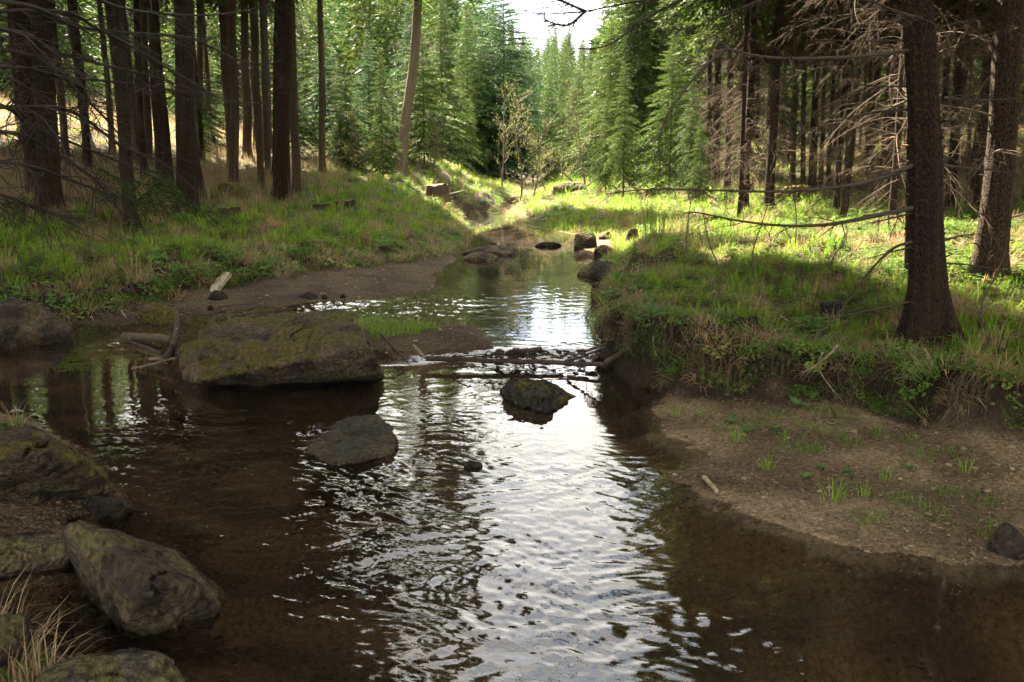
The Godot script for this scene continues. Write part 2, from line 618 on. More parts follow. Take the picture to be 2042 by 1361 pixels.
# look: [base colour, other colour, moss colour, moss share 0..1, moss only where it faces up, wet band height]
func rock_mesh(planes: Array, sides: int, rings: int, soft: float, rough: float, look: Array, sd: float, size: float) -> ArrayMesh:
	var v := PackedVector3Array()
	var c := PackedColorArray()
	var base: Color = look[0]
	var other: Color = look[1]
	var moss: Color = look[2]
	var share: float = look[3]
	for j in rings + 1:
		var la := PI * (float(j) / rings - 0.5)
		for i in sides + 1:
			var lo := TAU * (i % sides) / sides
			var d := Vector3(cos(la) * cos(lo), sin(la), -cos(la) * sin(lo))
			var s := 0.0
			var lead := 0.0
			var face := Vector3.UP
			for p in planes:
				var m: Vector3 = p[0]
				var k := m.dot(d)
				if k > 0.02:
					s += pow(k / float(p[1]), soft)
					if k / float(p[1]) > lead:
						lead = k / float(p[1])
						face = m
			var r := pow(s, -1.0 / soft)
			var q := d * r
			var f := q / size
			var bump := nf.get_noise_3d(f.x * 1.6 + sd, f.y * 1.6, f.z * 1.6) * 0.035 + (0.45 - absf(nc.get_noise_3d(f.x * 1.7 + sd, f.y * 2.3, f.z * 1.7))) * 0.1 + (0.45 - absf(nc.get_noise_3d(f.x * 4.6, f.y * 6.0 + sd, f.z * 4.6))) * 0.04 + nz.get_noise_3d(f.x * 5.0, f.y * 7.0 + sd, f.z * 5.0) * 0.03 + nz.get_noise_3d(f.x * 13.0, f.y * 15.0 + sd, f.z * 13.0) * 0.028
			var crack := absf(nz.get_noise_3d(f.x * 1.9 + sd, f.y * 3.4 + f.x, f.z * 1.9))
			bump -= 0.07 * smoothstep(0.05, 0.0, crack)
			q += d * bump * rough * size
			v.append(q)
			var t := clampf(0.5 + nf.get_noise_3d(q.x * 3.0 + sd, q.y * 3.0, q.z * 3.0) * 1.7, 0.0, 1.0)
			var col := base.lerp(other, t)
			var ms := nf.get_noise_3d(q.x * 2.1 + 5.0 + sd, q.y * 2.1, q.z * 2.1) + nz.get_noise_3d(q.x * 16.0, q.y * 16.0, q.z * 16.0) * 0.25
			if face.y > 0.2:
				col = col.lerp(moss, smoothstep(0.12, -0.12, ms + 0.5 - share * 1.2))
			c.append(col)
	var idx := PackedInt32Array()
	var w := sides + 1
	for j in rings:
		for i in sides:
			var a := j * w + i
			idx.append(a); idx.append(a + w); idx.append(a + w + 1)
			idx.append(a); idx.append(a + w + 1); idx.append(a + 1)
	var arr := []
	arr.resize(Mesh.ARRAY_MAX)
	arr[Mesh.ARRAY_VERTEX] = v
	arr[Mesh.ARRAY_COLOR] = c
	arr[Mesh.ARRAY_INDEX] = idx
	var m := ArrayMesh.new()
	m.add_surface_from_arrays(Mesh.PRIMITIVE_TRIANGLES, arr)
	var st := SurfaceTool.new()
	st.create_from(m, 0)
	st.generate_normals()
	return st.commit()

# a stone whose corners are given as [pixel x, pixel y, height] or as a Vector3
func hull_rock(called: String, corners: Array, label: String, look: Array, soft := 22.0, rough := 1.0, res := 110, group := "", category := "rock") -> MeshInstance3D:
	var pts := PackedVector3Array()
	var mid := Vector3.ZERO
	for a in corners:
		var p: Vector3 = a if a is Vector3 else on_level(a[0], a[1], a[2])
		pts.append(p)
		mid += p
	mid /= pts.size()
	var big := 0.0
	for p in pts:
		big = maxf(big, p.distance_to(mid))
	var mesh := rock_mesh(hull_planes(pts, mid), res, res / 2, soft, rough, look, float(used.size()) * 3.7, big)
	return solo(called, mesh, M.stone, label, category, mid, group)

# a rounder stone that shows from pixel x0 to x1 and from y0 (top) to y1 (foot, at water or ground height y)
func plain_rock(called: String, x0: float, x1: float, y0: float, y1: float, y: float, label: String, look: Array, deep := 0.8, rough := 1.2, res := 64, group := "", ground := false) -> MeshInstance3D:
	var foot := hit((x0 + x1) * 0.5, y1) if ground else on_level((x0 + x1) * 0.5, y1, y)
	var depth := -foot.z
	var wide := (x1 - x0) / FOCAL * depth
	var dz := wide * 0.5 * deep
	var top := at_depth((x0 + x1) * 0.5, y0, depth + dz * 0.8).y
	var tall := maxf(top - foot.y, wide * 0.12)
	var mid := foot + Vector3(0, 0, -dz)
	var planes := []
	for k in 22:
		var d := Vector3(rnd(-1, 1), rnd(-0.7, 1), rnd(-1, 1)).normalized()
		var e := d * Vector3(wide * 0.5, tall, dz)
		var m := (d / Vector3(wide * 0.5, tall, dz)).normalized()
		planes.append([m, m.dot(e) * rnd(0.86, 1.03)])
	planes.append([Vector3.DOWN, tall * 0.6 + 0.05])
	for e in [[Vector3.RIGHT, wide * 0.56], [Vector3.LEFT, wide * 0.56], [Vector3.UP, tall * 1.08], [Vector3.BACK, dz * 1.12], [Vector3.FORWARD, dz * 1.12]]:
		planes.append(e)
	var mesh := rock_mesh(planes, res, res / 2, 14.0, rough, look, rnd(0, 90), maxf(wide * 0.5, tall))
	return solo(called, mesh, M.stone, label, "rock", mid, group)

func build_rocks() -> void:
	var granite := Color(0.15, 0.112, 0.064)
	var dark := Color(0.05, 0.038, 0.024)
	var wet := Color(0.035, 0.029, 0.022)
	var pale := Color(0.24, 0.205, 0.15)
	var lichen := Color(0.15, 0.13, 0.05)
	var moss := Color(0.12, 0.1, 0.016)
	# the large slab beside the pool
	hull_rock("boulder", [[352, 695, 0.3], [420, 642, 0.5], [560, 627, 0.56], [680, 609, 0.6], [735, 690, 0.42], [768, 754, 0.08], [375, 730, 0.2], [480, 744, 0.22], [610, 704, 0.36], [700, 700, 0.37],
		[352, 745, 0.0], [374, 768, 0.06], [560, 762, 0.06], [420, 775, -0.15], [560, 772, -0.15], [740, 762, -0.15], Vector3(-3.2, -0.15, -9.6), Vector3(-1.5, -0.15, -9.7)],
		"huge mossy boulder with a broad sloping top beside the driftwood log", [granite, dark, moss, 0.5], 40.0, 0.55, 220)
	hull_rock("boulder", [[133, 1062, 0.3], [140, 1040, 0.34], [200, 1062, 0.36], [345, 1113, 0.2], [345, 1135, 0.2], [415, 1178, 0.13], [440, 1215, 0.02], [300, 1160, 0.3], [250, 1235, 0.16],
		[290, 1290, -0.1], [215, 1240, -0.1], [400, 1262, -0.1], [130, 1120, -0.15], [450, 1190, -0.12], [300, 1080, -0.1]],
		"angular lichen covered boulder with a dark split side, lying in the shallow water", [granite, dark, lichen, 0.35], 34.0, 0.8, 200)
	hull_rock("boulder", [[-160, 850, 0.55], [0, 832, 0.52], [80, 862, 0.52], [150, 900, 0.42], [205, 950, 0.25], [216, 985, 0.02], [95, 905, 0.5], [-160, 925, 0.5], [105, 1010, 0.0], [-160, 1010, 0.0], [180, 1005, -0.1], [100, 1012, -0.2], [-160, 1020, -0.2], [160, 905, -0.2], [-160, 880, -0.2]],
		"big squared boulder with a turf covered top above the pebble beach", [granite, dark, moss, 0.35], 34.0, 0.7, 170)
	hull_rock("rock", [[168, 1010, 0.0], [190, 990, 0.13], [240, 996, 0.14], [268, 1016, 0.03], [250, 1042, -0.03], [190, 1045, -0.05], [168, 1030, -0.05], [262, 1000, -0.1], [180, 995, -0.1]],
		"small wet black rock at the foot of the squared boulder", [dark, wet, moss, 0.05], 14.0, 1.1, 80)
	hull_rock("rock", [[-120, 1090, 0.16], [60, 1062, 0.15], [140, 1062, 0.12], [150, 1110, 0.08], [60, 1150, 0.0], [-120, 1180, 0.0], [140, 1150, -0.1], [-120, 1190, -0.2], [60, 1165, -0.2], [-120, 1080, -0.1]],
		"low flat rock with a wet rim, behind the angular boulder", [granite, dark, lichen, 0.3], 14.0, 0.6, 110)
	hull_rock("rock", [[95, 1330, 0.16], [150, 1305, 0.17], [300, 1296, 0.15], [350, 1310, 0.1], [378, 1361, 0.02], [370, 1440, 0.0], [60, 1440, 0.17], [60, 1361, 0.17], [370, 1380, -0.2], [90, 1320, -0.2], [60, 1440, -0.2]],
		"flat grey rock littered with spruce needles at the water's edge", [Color(0.15, 0.13, 0.1), dark, lichen, 0.25], 16.0, 0.6, 120)
	hull_rock("rock", [[-60, 1230, 0.3], [40, 1215, 0.26], [60, 1250, 0.2], [62, 1310, 0.08], [-60, 1340, 0.2], [60, 1330, -0.1], [-60, 1361, -0.1], [50, 1260, -0.1]],
		"grey stone half hidden by dry foreground grass", [granite, dark, lichen, 0.3], 12.0, 0.8, 80)
	hull_rock("rock", [[993, 785, 0.05], [1010, 757, 0.17], [1040, 752, 0.2], [1110, 768, 0.15], [1146, 792, 0.01], [1120, 812, -0.02], [1100, 832, -0.05], [1040, 822, -0.05], [1000, 800, -0.02], [1080, 790, 0.15], [1146, 790, -0.15], [1000, 790, -0.15]],
		"dark hump backed rock standing alone in mid stream below the log", [Color(0.085, 0.068, 0.048), wet, moss, 0.1], 13.0, 1.2, 120)
	hull_rock("rock", [[600, 890, 0.012], [655, 850, 0.035], [700, 828, 0.055], [760, 827, 0.058], [782, 845, 0.055], [796, 885, 0.03], [780, 915, 0.012], [660, 930, 0.01], [640, 905, 0.02], [790, 895, -0.1], [640, 935, -0.1], [600, 895, -0.06], [700, 840, -0.12]],
		"low flat topped grey rock awash in the riffle", [Color(0.095, 0.075, 0.048), Color(0.045, 0.035, 0.024), moss, 0.08], 16.0, 1.0, 150)
	plain_rock("rock", 925, 965, 922, 935, 0.0, "tiny dark stone just breaking the silvery water", [wet, dark, moss, 0.0], 0.5, 1.2, 40)
	plain_rock("rock", 830, 880, 1050, 1062, -0.02, "tiny wet stone in the middle of the ripples", [wet, dark, moss, 0.0], 0.4, 1.2, 40)
	# left shore
	plain_rock("rock", -120, 98, 612, 695, 0.0, "rounded grey brown boulder under the overhanging left bank", [granite, dark, moss, 0.12], 0.9, 0.7, 90)
	plain_rock("rock", 254, 342, 604, 645, 0.02, "mossy green capped stone where the side channel rushes past", [dark, granite, moss, 0.6], 0.8, 0.8, 64)
	plain_rock("rock", 228, 278, 598, 628, 0.04, "dark stone wedged among sticks below the bank", [dark, wet, moss, 0.2], 0.8, 1.0, 48)
	for a in [[590, 628, 583, 597], [640, 652, 588, 597], [676, 690, 586, 596], [408, 450, 580, 600], [410, 425, 608, 620]]:
		plain_rock("clod", a[0], a[1], a[2], a[3], 0.1, "dark clod of peat lying on the muddy shore", [Color(0.03, 0.022, 0.014), Color(0.05, 0.036, 0.022), moss, 0.0], 0.8, 2.0, 40, "dark clods on the muddy shore", true)
	# up the stream
	plain_rock("rock", 920, 1018, 492, 509, 0.14, "domed sunlit rock in the bend with a shadowed ledge", [granite, dark, lichen, 0.3], 0.5, 0.8, 90)
	plain_rock("rock", 922, 996, 504, 519, 0.14, "pale wet slab leaning against the domed rock", [granite, dark, lichen, 0.1], 0.5, 0.7, 64)
	plain_rock("rock", 1068, 1120, 483, 491, 0.16, "flat black rock lying across the current", [wet, dark, moss, 0.1], 0.4, 0.8, 48)
	plain_rock("rock", 1149, 1196, 462, 495, 0.16, "square dark block with a mossy top at the right shore", [dark, wet, moss, 0.4], 0.9, 0.8, 64)
	plain_rock("rock", 1186, 1226, 485, 510, 0.15, "rounded mossy stone beside the square dark block", [granite, dark, moss, 0.45], 0.9, 0.8, 56)
	plain_rock("rock", 1196, 1222, 463, 478, 0.2, "round brown stone on the shore behind the square block", [granite, dark, moss, 0.3], 0.9, 0.8, 48, "", true)
	plain_rock("rock", 1248, 1275, 457, 486, 0.2, "upright dark stone under the sedge bank", [dark, wet, moss, 0.2], 0.9, 0.8, 48, "", true)
	plain_rock("rock", 1157, 1240, 526, 552, 0.12, "long dark mossy rock lying low at the water's edge", [dark, wet, moss, 0.35], 0.8, 0.9, 72)
	plain_rock("rock", 1180, 1218, 566, 592, 0.11, "wedge shaped black rock below the overhanging stick", [wet, dark, moss, 0.05], 0.8, 1.0, 48)
	plain_rock("rock", 1106, 1172, 361, 382, 0.3, "weathered outcrop beyond the bright grass with moss on top", [dark, granite, lichen, 0.4], 0.6, 1.0, 64, "", true)
	plain_rock("rock", 1068, 1098, 364, 378, 0.3, "dark bank stone near the bend under the bare alders", [dark, wet, moss, 0.3], 0.6, 1.0, 48, "", true)
	plain_rock("rock", 1988, 2075, 1052, 1118, 0.1, "black boulder at the end of the sandy bar", [wet, dark, moss, 0.05], 0.9, 0.7, 64, "", true)
	var mound := plain_rock("moss_mound", 1556, 1644, 374, 402, 0.5, "yellow green cushion of moss over a stone among the spruces", [Color(0.15, 0.14, 0.025), Color(0.09, 0.085, 0.02), Color(0.19, 0.17, 0.03), 0.5], 0.9, 1.6, 64, "", true)
	mound.material_override = M.moss
	var log_ := plain_rock("moss_mound", 432, 492, 366, 392, 0.5, "mossy hummock at the foot of the spruces on the left bank", [Color(0.1, 0.1, 0.02), Color(0.07, 0.06, 0.02), Color(0.15, 0.16, 0.03), 0.5], 0.9, 0.8, 56, "", true)
	log_.material_override = M.moss


# ---------------------------------------------------------------- trees
const NEEDLE_TINT := [Color(0.038, 0.066, 0.014), Color(0.055, 0.082, 0.014), Color(0.024, 0.048, 0.015), Color(0.066, 0.09, 0.018)]

# a flat spray of needled twigs along +x, one unit long
func spray(twigs: int, size: float, wide: float, hang: float, gap: float) -> Tris:
	var s := Tris.new()
	for i in twigs:
		var t := 0.06 + 0.94 * i / twigs
		var base := Vector3(t, 0.16 * t - 0.34 * t * t, 0)
		for side in [-1.0, 1.0]:
			var l: float = (0.5 * (1.02 - t) + 0.09) * rnd(0.75, 1.15) * wide
			var d := Vector3(rnd(0.5, 0.9), rnd(-0.15, 0.05) - hang, side * rnd(0.7, 1.0)).normalized()
			var q := 0.0
			while q < l:
				var p := base + d * q + Vector3(0, -0.25 * q * q - hang * q * 0.4, 0)
				var n := (d + Vector3(rnd(-0.6, 0.6), rnd(-0.5, 0.5), rnd(-0.6, 0.6))).normalized()
				var w := n.cross(Vector3(rnd(-1, 1), rnd(-1, 1), rnd(-1, 1))).normalized() * size * 0.17
				var len := size * rnd(0.7, 1.25)
				var c: Color = NEEDLE_TINT[rng.randi() % 4]
				s.tri(p - w, p + n * len, p + w, c * rnd(0.75, 1.25))
				q += gap
	var m := 0.1
	while m < 1.05:
		var p := Vector3(m, 0.16 * m - 0.34 * m * m, 0)
		var n := Vector3(rnd(0.3, 1), rnd(-0.5, 0.5), rnd(-0.8, 0.8)).normalized()
		var w := n.cross(Vector3(rnd(-1, 1), rnd(-1, 1), rnd(-1, 1))).normalized() * size * 0.17
		s.tri(p - w, p + n * size, p + w, NEEDLE_TINT[rng.randi() % 4])
		m += gap * 0.5
	return s

# foliage of a conifer of height h whose branches start at height low
func crown(sprays: Array, h: float, low: float, radius: float, count: int, droop: float, ragged := 0.25, belly := 0.9) -> ArrayMesh:
	var s := Tris.new()
	for i in count:
		var t := pow((i + rng.randf()) / count, 0.86)
		var y := lerpf(low, h, t)
		var l := radius * pow(1.0 - t, belly) * rnd(1.0 - ragged, 1.0 + ragged) + radius * 0.07
		l *= smoothstep(-0.12, 0.16, t) * 0.45 + 0.55
		var tilt := lerpf(-droop, 0.7, pow(t, 2.2)) + rnd(-0.16, 0.16)
		var b := Basis(Vector3.UP, i * 2.39996 + rnd(-0.35, 0.35)) * Basis(Vector3.BACK, tilt) * Basis(Vector3.RIGHT, rnd(-0.35, 0.35))
		s.add(sprays[rng.randi() % sprays.size()], Transform3D(b.scaled_local(Vector3(l, lerpf(l, 1.0, 0.3), lerpf(l, 0.8, 0.25))), Vector3(0, y, 0)))
	return s.mesh()

func trunk_mesh(d: float, h: float, lean: Vector3, sides: int, rings: int, col: Color, flare := 0.5, stubs := 0) -> ArrayMesh:
	var s := Tris.new()
	var sd := rnd(0, 500)
	var v := PackedVector3Array()
	var c := PackedColorArray()
	for j in rings + 1:
		var t := pow(float(j) / rings, 1.7)
		var y := h * t - 0.12
		for i in sides + 1:
			var a := TAU * (i % sides) / sides
			var dir := Vector3(cos(a), 0, -sin(a))
			var root := exp(-maxf(y, 0.0) / ((1.3 if flare > 0.6 else 0.7) * d + 0.02))
			var r := d * 0.5 * (1.0 - 0.86 * t)
			r *= 1.0 + root * flare * (0.75 + 0.6 * sin(a * 3.0 + sd) + 0.3 * sin(a * 5.0 + sd * 2.0))
			r *= 1.0 + nz.get_noise_3d(dir.x * 2.2 + sd, y * 1.1, dir.z * 2.2) * 0.06 + nz.get_noise_3d(dir.x * 7.0 + sd, y * 4.0, dir.z * 7.0) * 0.035
			v.append(dir * r + lean * (y / h) + Vector3(nz.get_noise_1d(y * 0.25 + sd) * 0.16 * d, y, nz.get_noise_1d(y * 0.25 + sd + 50.0) * 0.16 * d))
			c.append(col * (1.0 + nf.get_noise_3d(dir.x * 3.0 + sd, y * 0.9, dir.z * 3.0) * 0.7))
	var idx := PackedInt32Array()
	var w := sides + 1
	for j in rings:
		for i in sides:
			var a := j * w + i
			idx.append(a); idx.append(a + w); idx.append(a + w + 1)
			idx.append(a); idx.append(a + w + 1); idx.append(a + 1)
	var arr := []
	arr.resize(Mesh.ARRAY_MAX)
	arr[Mesh.ARRAY_VERTEX] = v
	arr[Mesh.ARRAY_COLOR] = c
	arr[Mesh.ARRAY_INDEX] = idx
	var m := ArrayMesh.new()
	m.add_surface_from_arrays(Mesh.PRIMITIVE_TRIANGLES, arr)
	var st := SurfaceTool.new()
	st.create_from(m, 0)
	st.generate_normals()
	if stubs > 0:
		st.deindex()
		for k in stubs:
			var y := rnd(0.3, minf(h, 7.0))
			var t := pow(y / h, 1.0)
			var a := rnd(0, TAU)
			var dir := Vector3(cos(a), rnd(-0.15, 0.25), -sin(a))
			twig(s, lean * t + Vector3(0, y, 0) + dir * d * 0.5 * (1.0 - 0.86 * t) * 0.9, dir, rnd(0.05, 0.14) * (0.5 + d), d * 0.035 + 0.004, col * 0.5, 2, 0.1)
		st.append_from(s.mesh(), 0, Transform3D.IDENTITY)
	return st.commit()

# a bundle of dead boughs round an axis, from height low to high
func dead_bundle(low: float, high: float, count: int, length: float, twigs: int, col: Color, droop: float) -> ArrayMesh:
	var kinds := []
	for k in 6:
		var s := Tris.new()
		var p := Vector3.ZERO
		var d := Vector3(1, 0.25, 0)
		var path := PackedVector3Array([p])
		for i in 6:
			d = (d + Vector3(0, -droop * 0.3 + rnd(-0.12, 0.1), rnd(-0.16, 0.16))).normalized()
			p += d / 6.0 * rnd(0.7, 1.2)
			path.append(p)
		bough(s, path, 0.0075, 0.0018, twigs, 0.5, col * rnd(0.6, 1.3), 4, 3, 0.14)
		kinds.append(s)
	var out := Tris.new()
	for i in count:
		var t := (i + rng.randf()) / count
		var l := length * pow(rng.randf(), 0.7) * 1.1 + 0.2
		var b := Basis(Vector3.UP, i * 2.39996 + rnd(-0.9, 0.9)) * Basis(Vector3.BACK, rnd(-0.6, 0.35)) * Basis(Vector3.RIGHT, rnd(-0.9, 0.9))
		out.add(kinds[rng.randi() % 6], Transform3D(b.scaled(Vector3.ONE * l), Vector3(0, lerpf(low, high, t), 0)))
	return out.mesh()

func make_tree_kit() -> void:
	var bushy := [spray(15, 0.085, 1.0, 0.05, 0.05), spray(13, 0.09, 0.9, 0.12, 0.05), spray(16, 0.08, 1.1, 0.0, 0.05)]
	var light := [spray(10, 0.12, 1.0, 0.05, 0.075), spray(9, 0.13, 0.9, 0.12, 0.075), spray(10, 0.12, 1.1, 0.3, 0.075)]
	T.young = []
	T.young.append(crown(bushy, 8.0, 0.5, 1.9, 165, 0.3, 0.45))
	T.young.append(crown(bushy, 8.0, 1.0, 1.6, 140, 0.4, 0.5))
	T.young.append(crown(bushy, 8.0, 0.3, 2.0, 170, 0.2, 0.45))
	T.young.append(crown(bushy, 8.0, 2.2, 1.5, 110, 0.35, 0.5))
	T.broad = crown(bushy, 16.0, 2.4, 3.0, 420, 0.35, 0.35, 0.7)
	T.tall = []
	T.tall.append(crown(light, 28.0, 9.0, 3.0, 460, 0.4, 0.35, 0.65))
	T.tall.append(crown(light, 28.0, 11.0, 2.8, 420, 0.45, 0.4, 0.65))
	T.tall.append(crown(light, 28.0, 7.5, 3.2, 480, 0.35, 0.4, 0.7))
	var far := [spray(5, 0.28, 1.0, 0.1, 0.16)]
	T.far = [crown(far, 20.0, 1.5, 3.0, 130, 0.3, 0.35), crown(far, 20.0, 3.0, 2.6, 110, 0.35, 0.4), crown(far, 20.0, 1.0, 3.4, 130, 0.2, 0.3)]
	var greyb := Color(0.085, 0.058, 0.036)
	T.dense = []
	for k in 4:
		T.dense.append(dead_bundle(0.7, 9.5, 84, 1.6, 15, greyb, 0.35))
	T.sparse = []
	for k in 3:
		T.sparse.append(dead_bundle(2.2, 10.0, 20, 1.3, 9, Color(0.1, 0.08, 0.058), 0.4))

func tree_at(foot: Vector3, d: float, h: float, lean: Vector3, label: String, group: String, crown_kind: int, boughs: Mesh, col: Color, detail := 14) -> Node3D:
	var t := thing("spruce_tree", label, "tree", foot, group)
	part(t, "trunk", trunk_mesh(d, h, lean, detail, 34 if detail > 30 else (26 if detail > 12 else 14), col, 1.15 if detail > 34 else 0.55, 26 if detail > 12 else 0), M.bark)
	if boughs:
		var b := part(t, "dead_branches", boughs, M.twig)
		b.rotation.y = rnd(0, TAU)
		b.position = lean * 0.15
		b.set_meta("kind", "stuff")
	if crown_kind >= 0:
		var c := part(t, "crown", T.tall[crown_kind % 3], M.needle)
		c.rotation.y = rnd(0, TAU)
		c.scale = Vector3(h / 28.0 * rnd(0.9, 1.15), h / 28.0, h / 28.0 * rnd(0.9, 1.15))
		c.position = lean * 0.55
	return t

func young_at(x: float, z: float, h: float, fat: float, kind: int, m: Material, label: String, group: String) -> void:
	var foot := Vector3(x, land(x, z), z)
	var t := thing("young_spruce", label, "tree", foot, group)
	part(t, "trunk", trunk_mesh(0.014 * h, h * 0.98, Vector3.ZERO, 7, 8, Color(0.1, 0.07, 0.045), 0.3), M.bark)
	var c := part(t, "crown", T.young[kind % 4], m)
	c.rotation.y = rnd(0, TAU)
	c.scale = Vector3(h / 8.0 * fat * rnd(0.75, 1.3), h / 8.0, h / 8.0 * fat * rnd(0.75, 1.3))
	c.rotation.z = rnd(-0.05, 0.05)

func twigged(tree: Node3D, stem: Tris, fine: Tris) -> void:
	var b := part(tree, "branch", stem.mesh(), M.twig)
	part(b, "twigs", fine.mesh(), M.twig).set_meta("kind", "stuff")

func build_trees() -> void:
	make_tree_kit()
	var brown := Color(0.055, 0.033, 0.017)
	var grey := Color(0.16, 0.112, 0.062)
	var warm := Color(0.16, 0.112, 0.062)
	# trunks that the photograph shows: foot pixel, width in pixels, lean of the top in pixels per 300 px, label, height
	var lefts := [
		[95, 418, 48, -8, "thick dark spruce trunk behind the tangle of dead boughs", 27, brown, ""],
		[258, 450, 29, -16, "straight dark spruce trunk rooted right at the sunny patch of herbs", 27, brown, ""],
		[294, 333, 21, -6, "grey brown spruce trunk standing behind two darker ones", 26, grey, ""],
		[322, 378, 27, -12, "dark slender spruce trunk beside the thickest trunk", 26, brown, ""],
		[370, 436, 46, -2, "thickest dark spruce trunk with a flared foot on the left bank", 29, brown, ""],
		[402, 298, 15, -4, "thin pale spruce trunk in the sunny gap beyond the thickest trunk", 25, grey, ""],
		[468, 376, 22, -4, "grey speckled spruce trunk, foremost of the three standing together", 27, grey, ""],
		[493, 318, 20, -6, "grey spruce trunk in the middle of the three standing together", 26, grey, ""],
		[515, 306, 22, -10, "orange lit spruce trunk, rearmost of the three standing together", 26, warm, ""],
		[562, 392, 35, 6, "dark brown spruce trunk of the close pair with dry fern at its foot", 28, brown, ""],
		[590, 388, 20, -6, "grey spruce trunk of the close pair, touching the dark one", 27, grey, ""],
		[546, 352, 12, 8, "thin dark trunk half hidden behind the close pair", 24, brown, ""],
		[643, 345, 15, -4, "single straight grey trunk in front of the young spruces", 25, grey, ""],
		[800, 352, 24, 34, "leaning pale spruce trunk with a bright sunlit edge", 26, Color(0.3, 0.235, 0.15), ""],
	]
	for a in lefts:
		var foot := hit(a[0], a[1])
		var d: float = a[2] / FOCAL * -foot.z * 0.88
		var h: float = a[5]
		var lean := Vector3((float(a[3]) - (a[0] - 1021.0) * 0.031) / 300.0 * h * 0.9, 0, 0)
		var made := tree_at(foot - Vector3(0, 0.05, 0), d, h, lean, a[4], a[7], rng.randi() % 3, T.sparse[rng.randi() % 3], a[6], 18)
		var top: Node3D = made.get_node("crown")
		top.scale *= Vector3(0.7, 1.0, 0.7)
	var rights := [
		[1425, 372, 17, 8, "straight reddish trunk of a pair at the end of the bright grass", 24, brown],
		[1411, 366, 12, 6, "slim trunk half behind the reddish trunk of the pair", 23, brown],
		[1450, 378, 15, 10, "slim dark trunk beside the reddish pair with leafing sprigs", 24, brown],
		[1532, 416, 22, 18, "slightly leaning dark trunk in front of the moss cushion", 26, brown],
		[1508, 362, 9, 4, "very thin trunk beside the leaning dark one", 20, brown],
		[1582, 376, 13, 3, "thin grey trunk directly behind the moss cushion", 23, grey],
		[1601, 368, 11, 3, "thin brown trunk close behind the thin grey one", 22, brown],
		[1620, 384, 15, 8, "brown trunk rising from the right end of the moss cushion", 24, brown],
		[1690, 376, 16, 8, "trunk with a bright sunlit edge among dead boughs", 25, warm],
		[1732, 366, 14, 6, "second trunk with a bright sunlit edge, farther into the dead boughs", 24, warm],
		[1808, 552, 11, 3, "thin dark trunk half hidden behind the big foreground trunk", 18, brown],
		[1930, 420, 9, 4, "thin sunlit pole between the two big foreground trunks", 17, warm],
	]
	for a in rights:
		var foot := hit(a[0], a[1])
		var d: float = a[2] / FOCAL * -foot.z * 0.88
		var h: float = a[5]
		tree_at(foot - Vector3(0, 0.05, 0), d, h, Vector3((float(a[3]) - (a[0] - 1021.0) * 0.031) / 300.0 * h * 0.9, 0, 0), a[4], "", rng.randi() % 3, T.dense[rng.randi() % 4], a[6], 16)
	# the two big trunks in front, with boughs of their own
	var f1 := hit(1858, 688)
	var big1 := tree_at(f1 - Vector3(0, 0.05, 0), 62.0 / FOCAL * -f1.z, 25.0, Vector3(-3.2, 0, 0), "big dark spruce trunk with a flared foot and long bare boughs", "", 1, null, Color(0.05, 0.029, 0.015), 36)
	var d1 := -f1.z
	for b in [
		[[1820, 100, 0.0], [1720, 112, -0.3], [1640, 116, -0.5], [1540, 115, -0.8], [1460, 100, -1.0], [1440, 86, -1.05], [1428, 76, -1.1]],
		[[1446, 100, -1.0], [1400, 138, -1.05], [1350, 200, -1.1], [1318, 262, -1.1], [1316, 320, -1.05], [1320, 375, -1.0]],
		[[1820, 330, 0.0], [1760, 355, -0.2], [1680, 372, -0.5], [1560, 382, -0.9], [1430, 380, -1.2], [1300, 378, -1.5], [1225, 384, -1.7]],
		[[1820, 415, 0.0], [1740, 432, -0.2], [1650, 448, -0.4], [1560, 450, -0.7], [1470, 440, -0.9], [1390, 424, -1.1], [1365, 425, -1.2]],
		[[1820, 425, 0.0], [1760, 440, 0.3], [1730, 446, 0.5]],
		[[1820, 218, 0.0], [1760, 222, 0.4], [1690, 236, 0.7], [1600, 262, 1.0]],
		[[1815, 80, 0.0], [1720, 82, 0.3], [1620, 78, 0.5]],
		[[1820, 172, 0.0], [1740, 172, 0.5], [1680, 160, 0.8]],
		[[1820, 482, 0.0], [1775, 500, 0.1], [1720, 560, 0.2], [1660, 640, 0.3], [1560, 725, 0.1]],
		[[1822, 492, 0.0], [1770, 505, 0.3], [1730, 516, 0.5]],
		[[1825, 600, 0.0], [1740, 618, 0.2], [1640, 640, 0.3]],
		[[1880, 480, 0.0], [1920, 470, 0.4], [1960, 466, 0.7]],
		[[1885, 525, 0.0], [1930, 528, 0.3], [1975, 535, 0.5]],
		[[1880, 330, 0.0], [1940, 336, 0.6], [2010, 344, 0.9]],
		[[1880, 195, 0.0], [1950, 200, 0.5], [2030, 196, 0.9]],
		[[1850, 40, 0.0], [1780, 20, -0.6], [1700, -20, -1.2]]]:
		var pts := PackedVector3Array()
		for q in b:
			pts.append(at_depth(q[0], q[1], d1 + q[2]) - big1.position)
		var s := Tris.new()
		var fine := Tris.new()
		var path := smooth_path(pts, 5)
		var long := pts[0].distance_to(pts[pts.size() - 1])
		bough(s, path, 0.006 + 0.006 * minf(long, 2.2), 0.0025, int(6 + long * 11), 0.12 + 0.14 * long, Color(0.05, 0.036, 0.026), 6, 2, 0.1, fine)
		twigged(big1, s, fine)
	var f2 := hit(1970, 545)
	var big2 := tree_at(f2 - Vector3(0, 0.05, 0), 56.0 / FOCAL * -f2.z, 25.0, Vector3(-0.3, 0, 0), "big brown spruce trunk standing behind the bare boughs in sunlit herbs", "", 2, null, Color(0.085, 0.052, 0.028), 32)
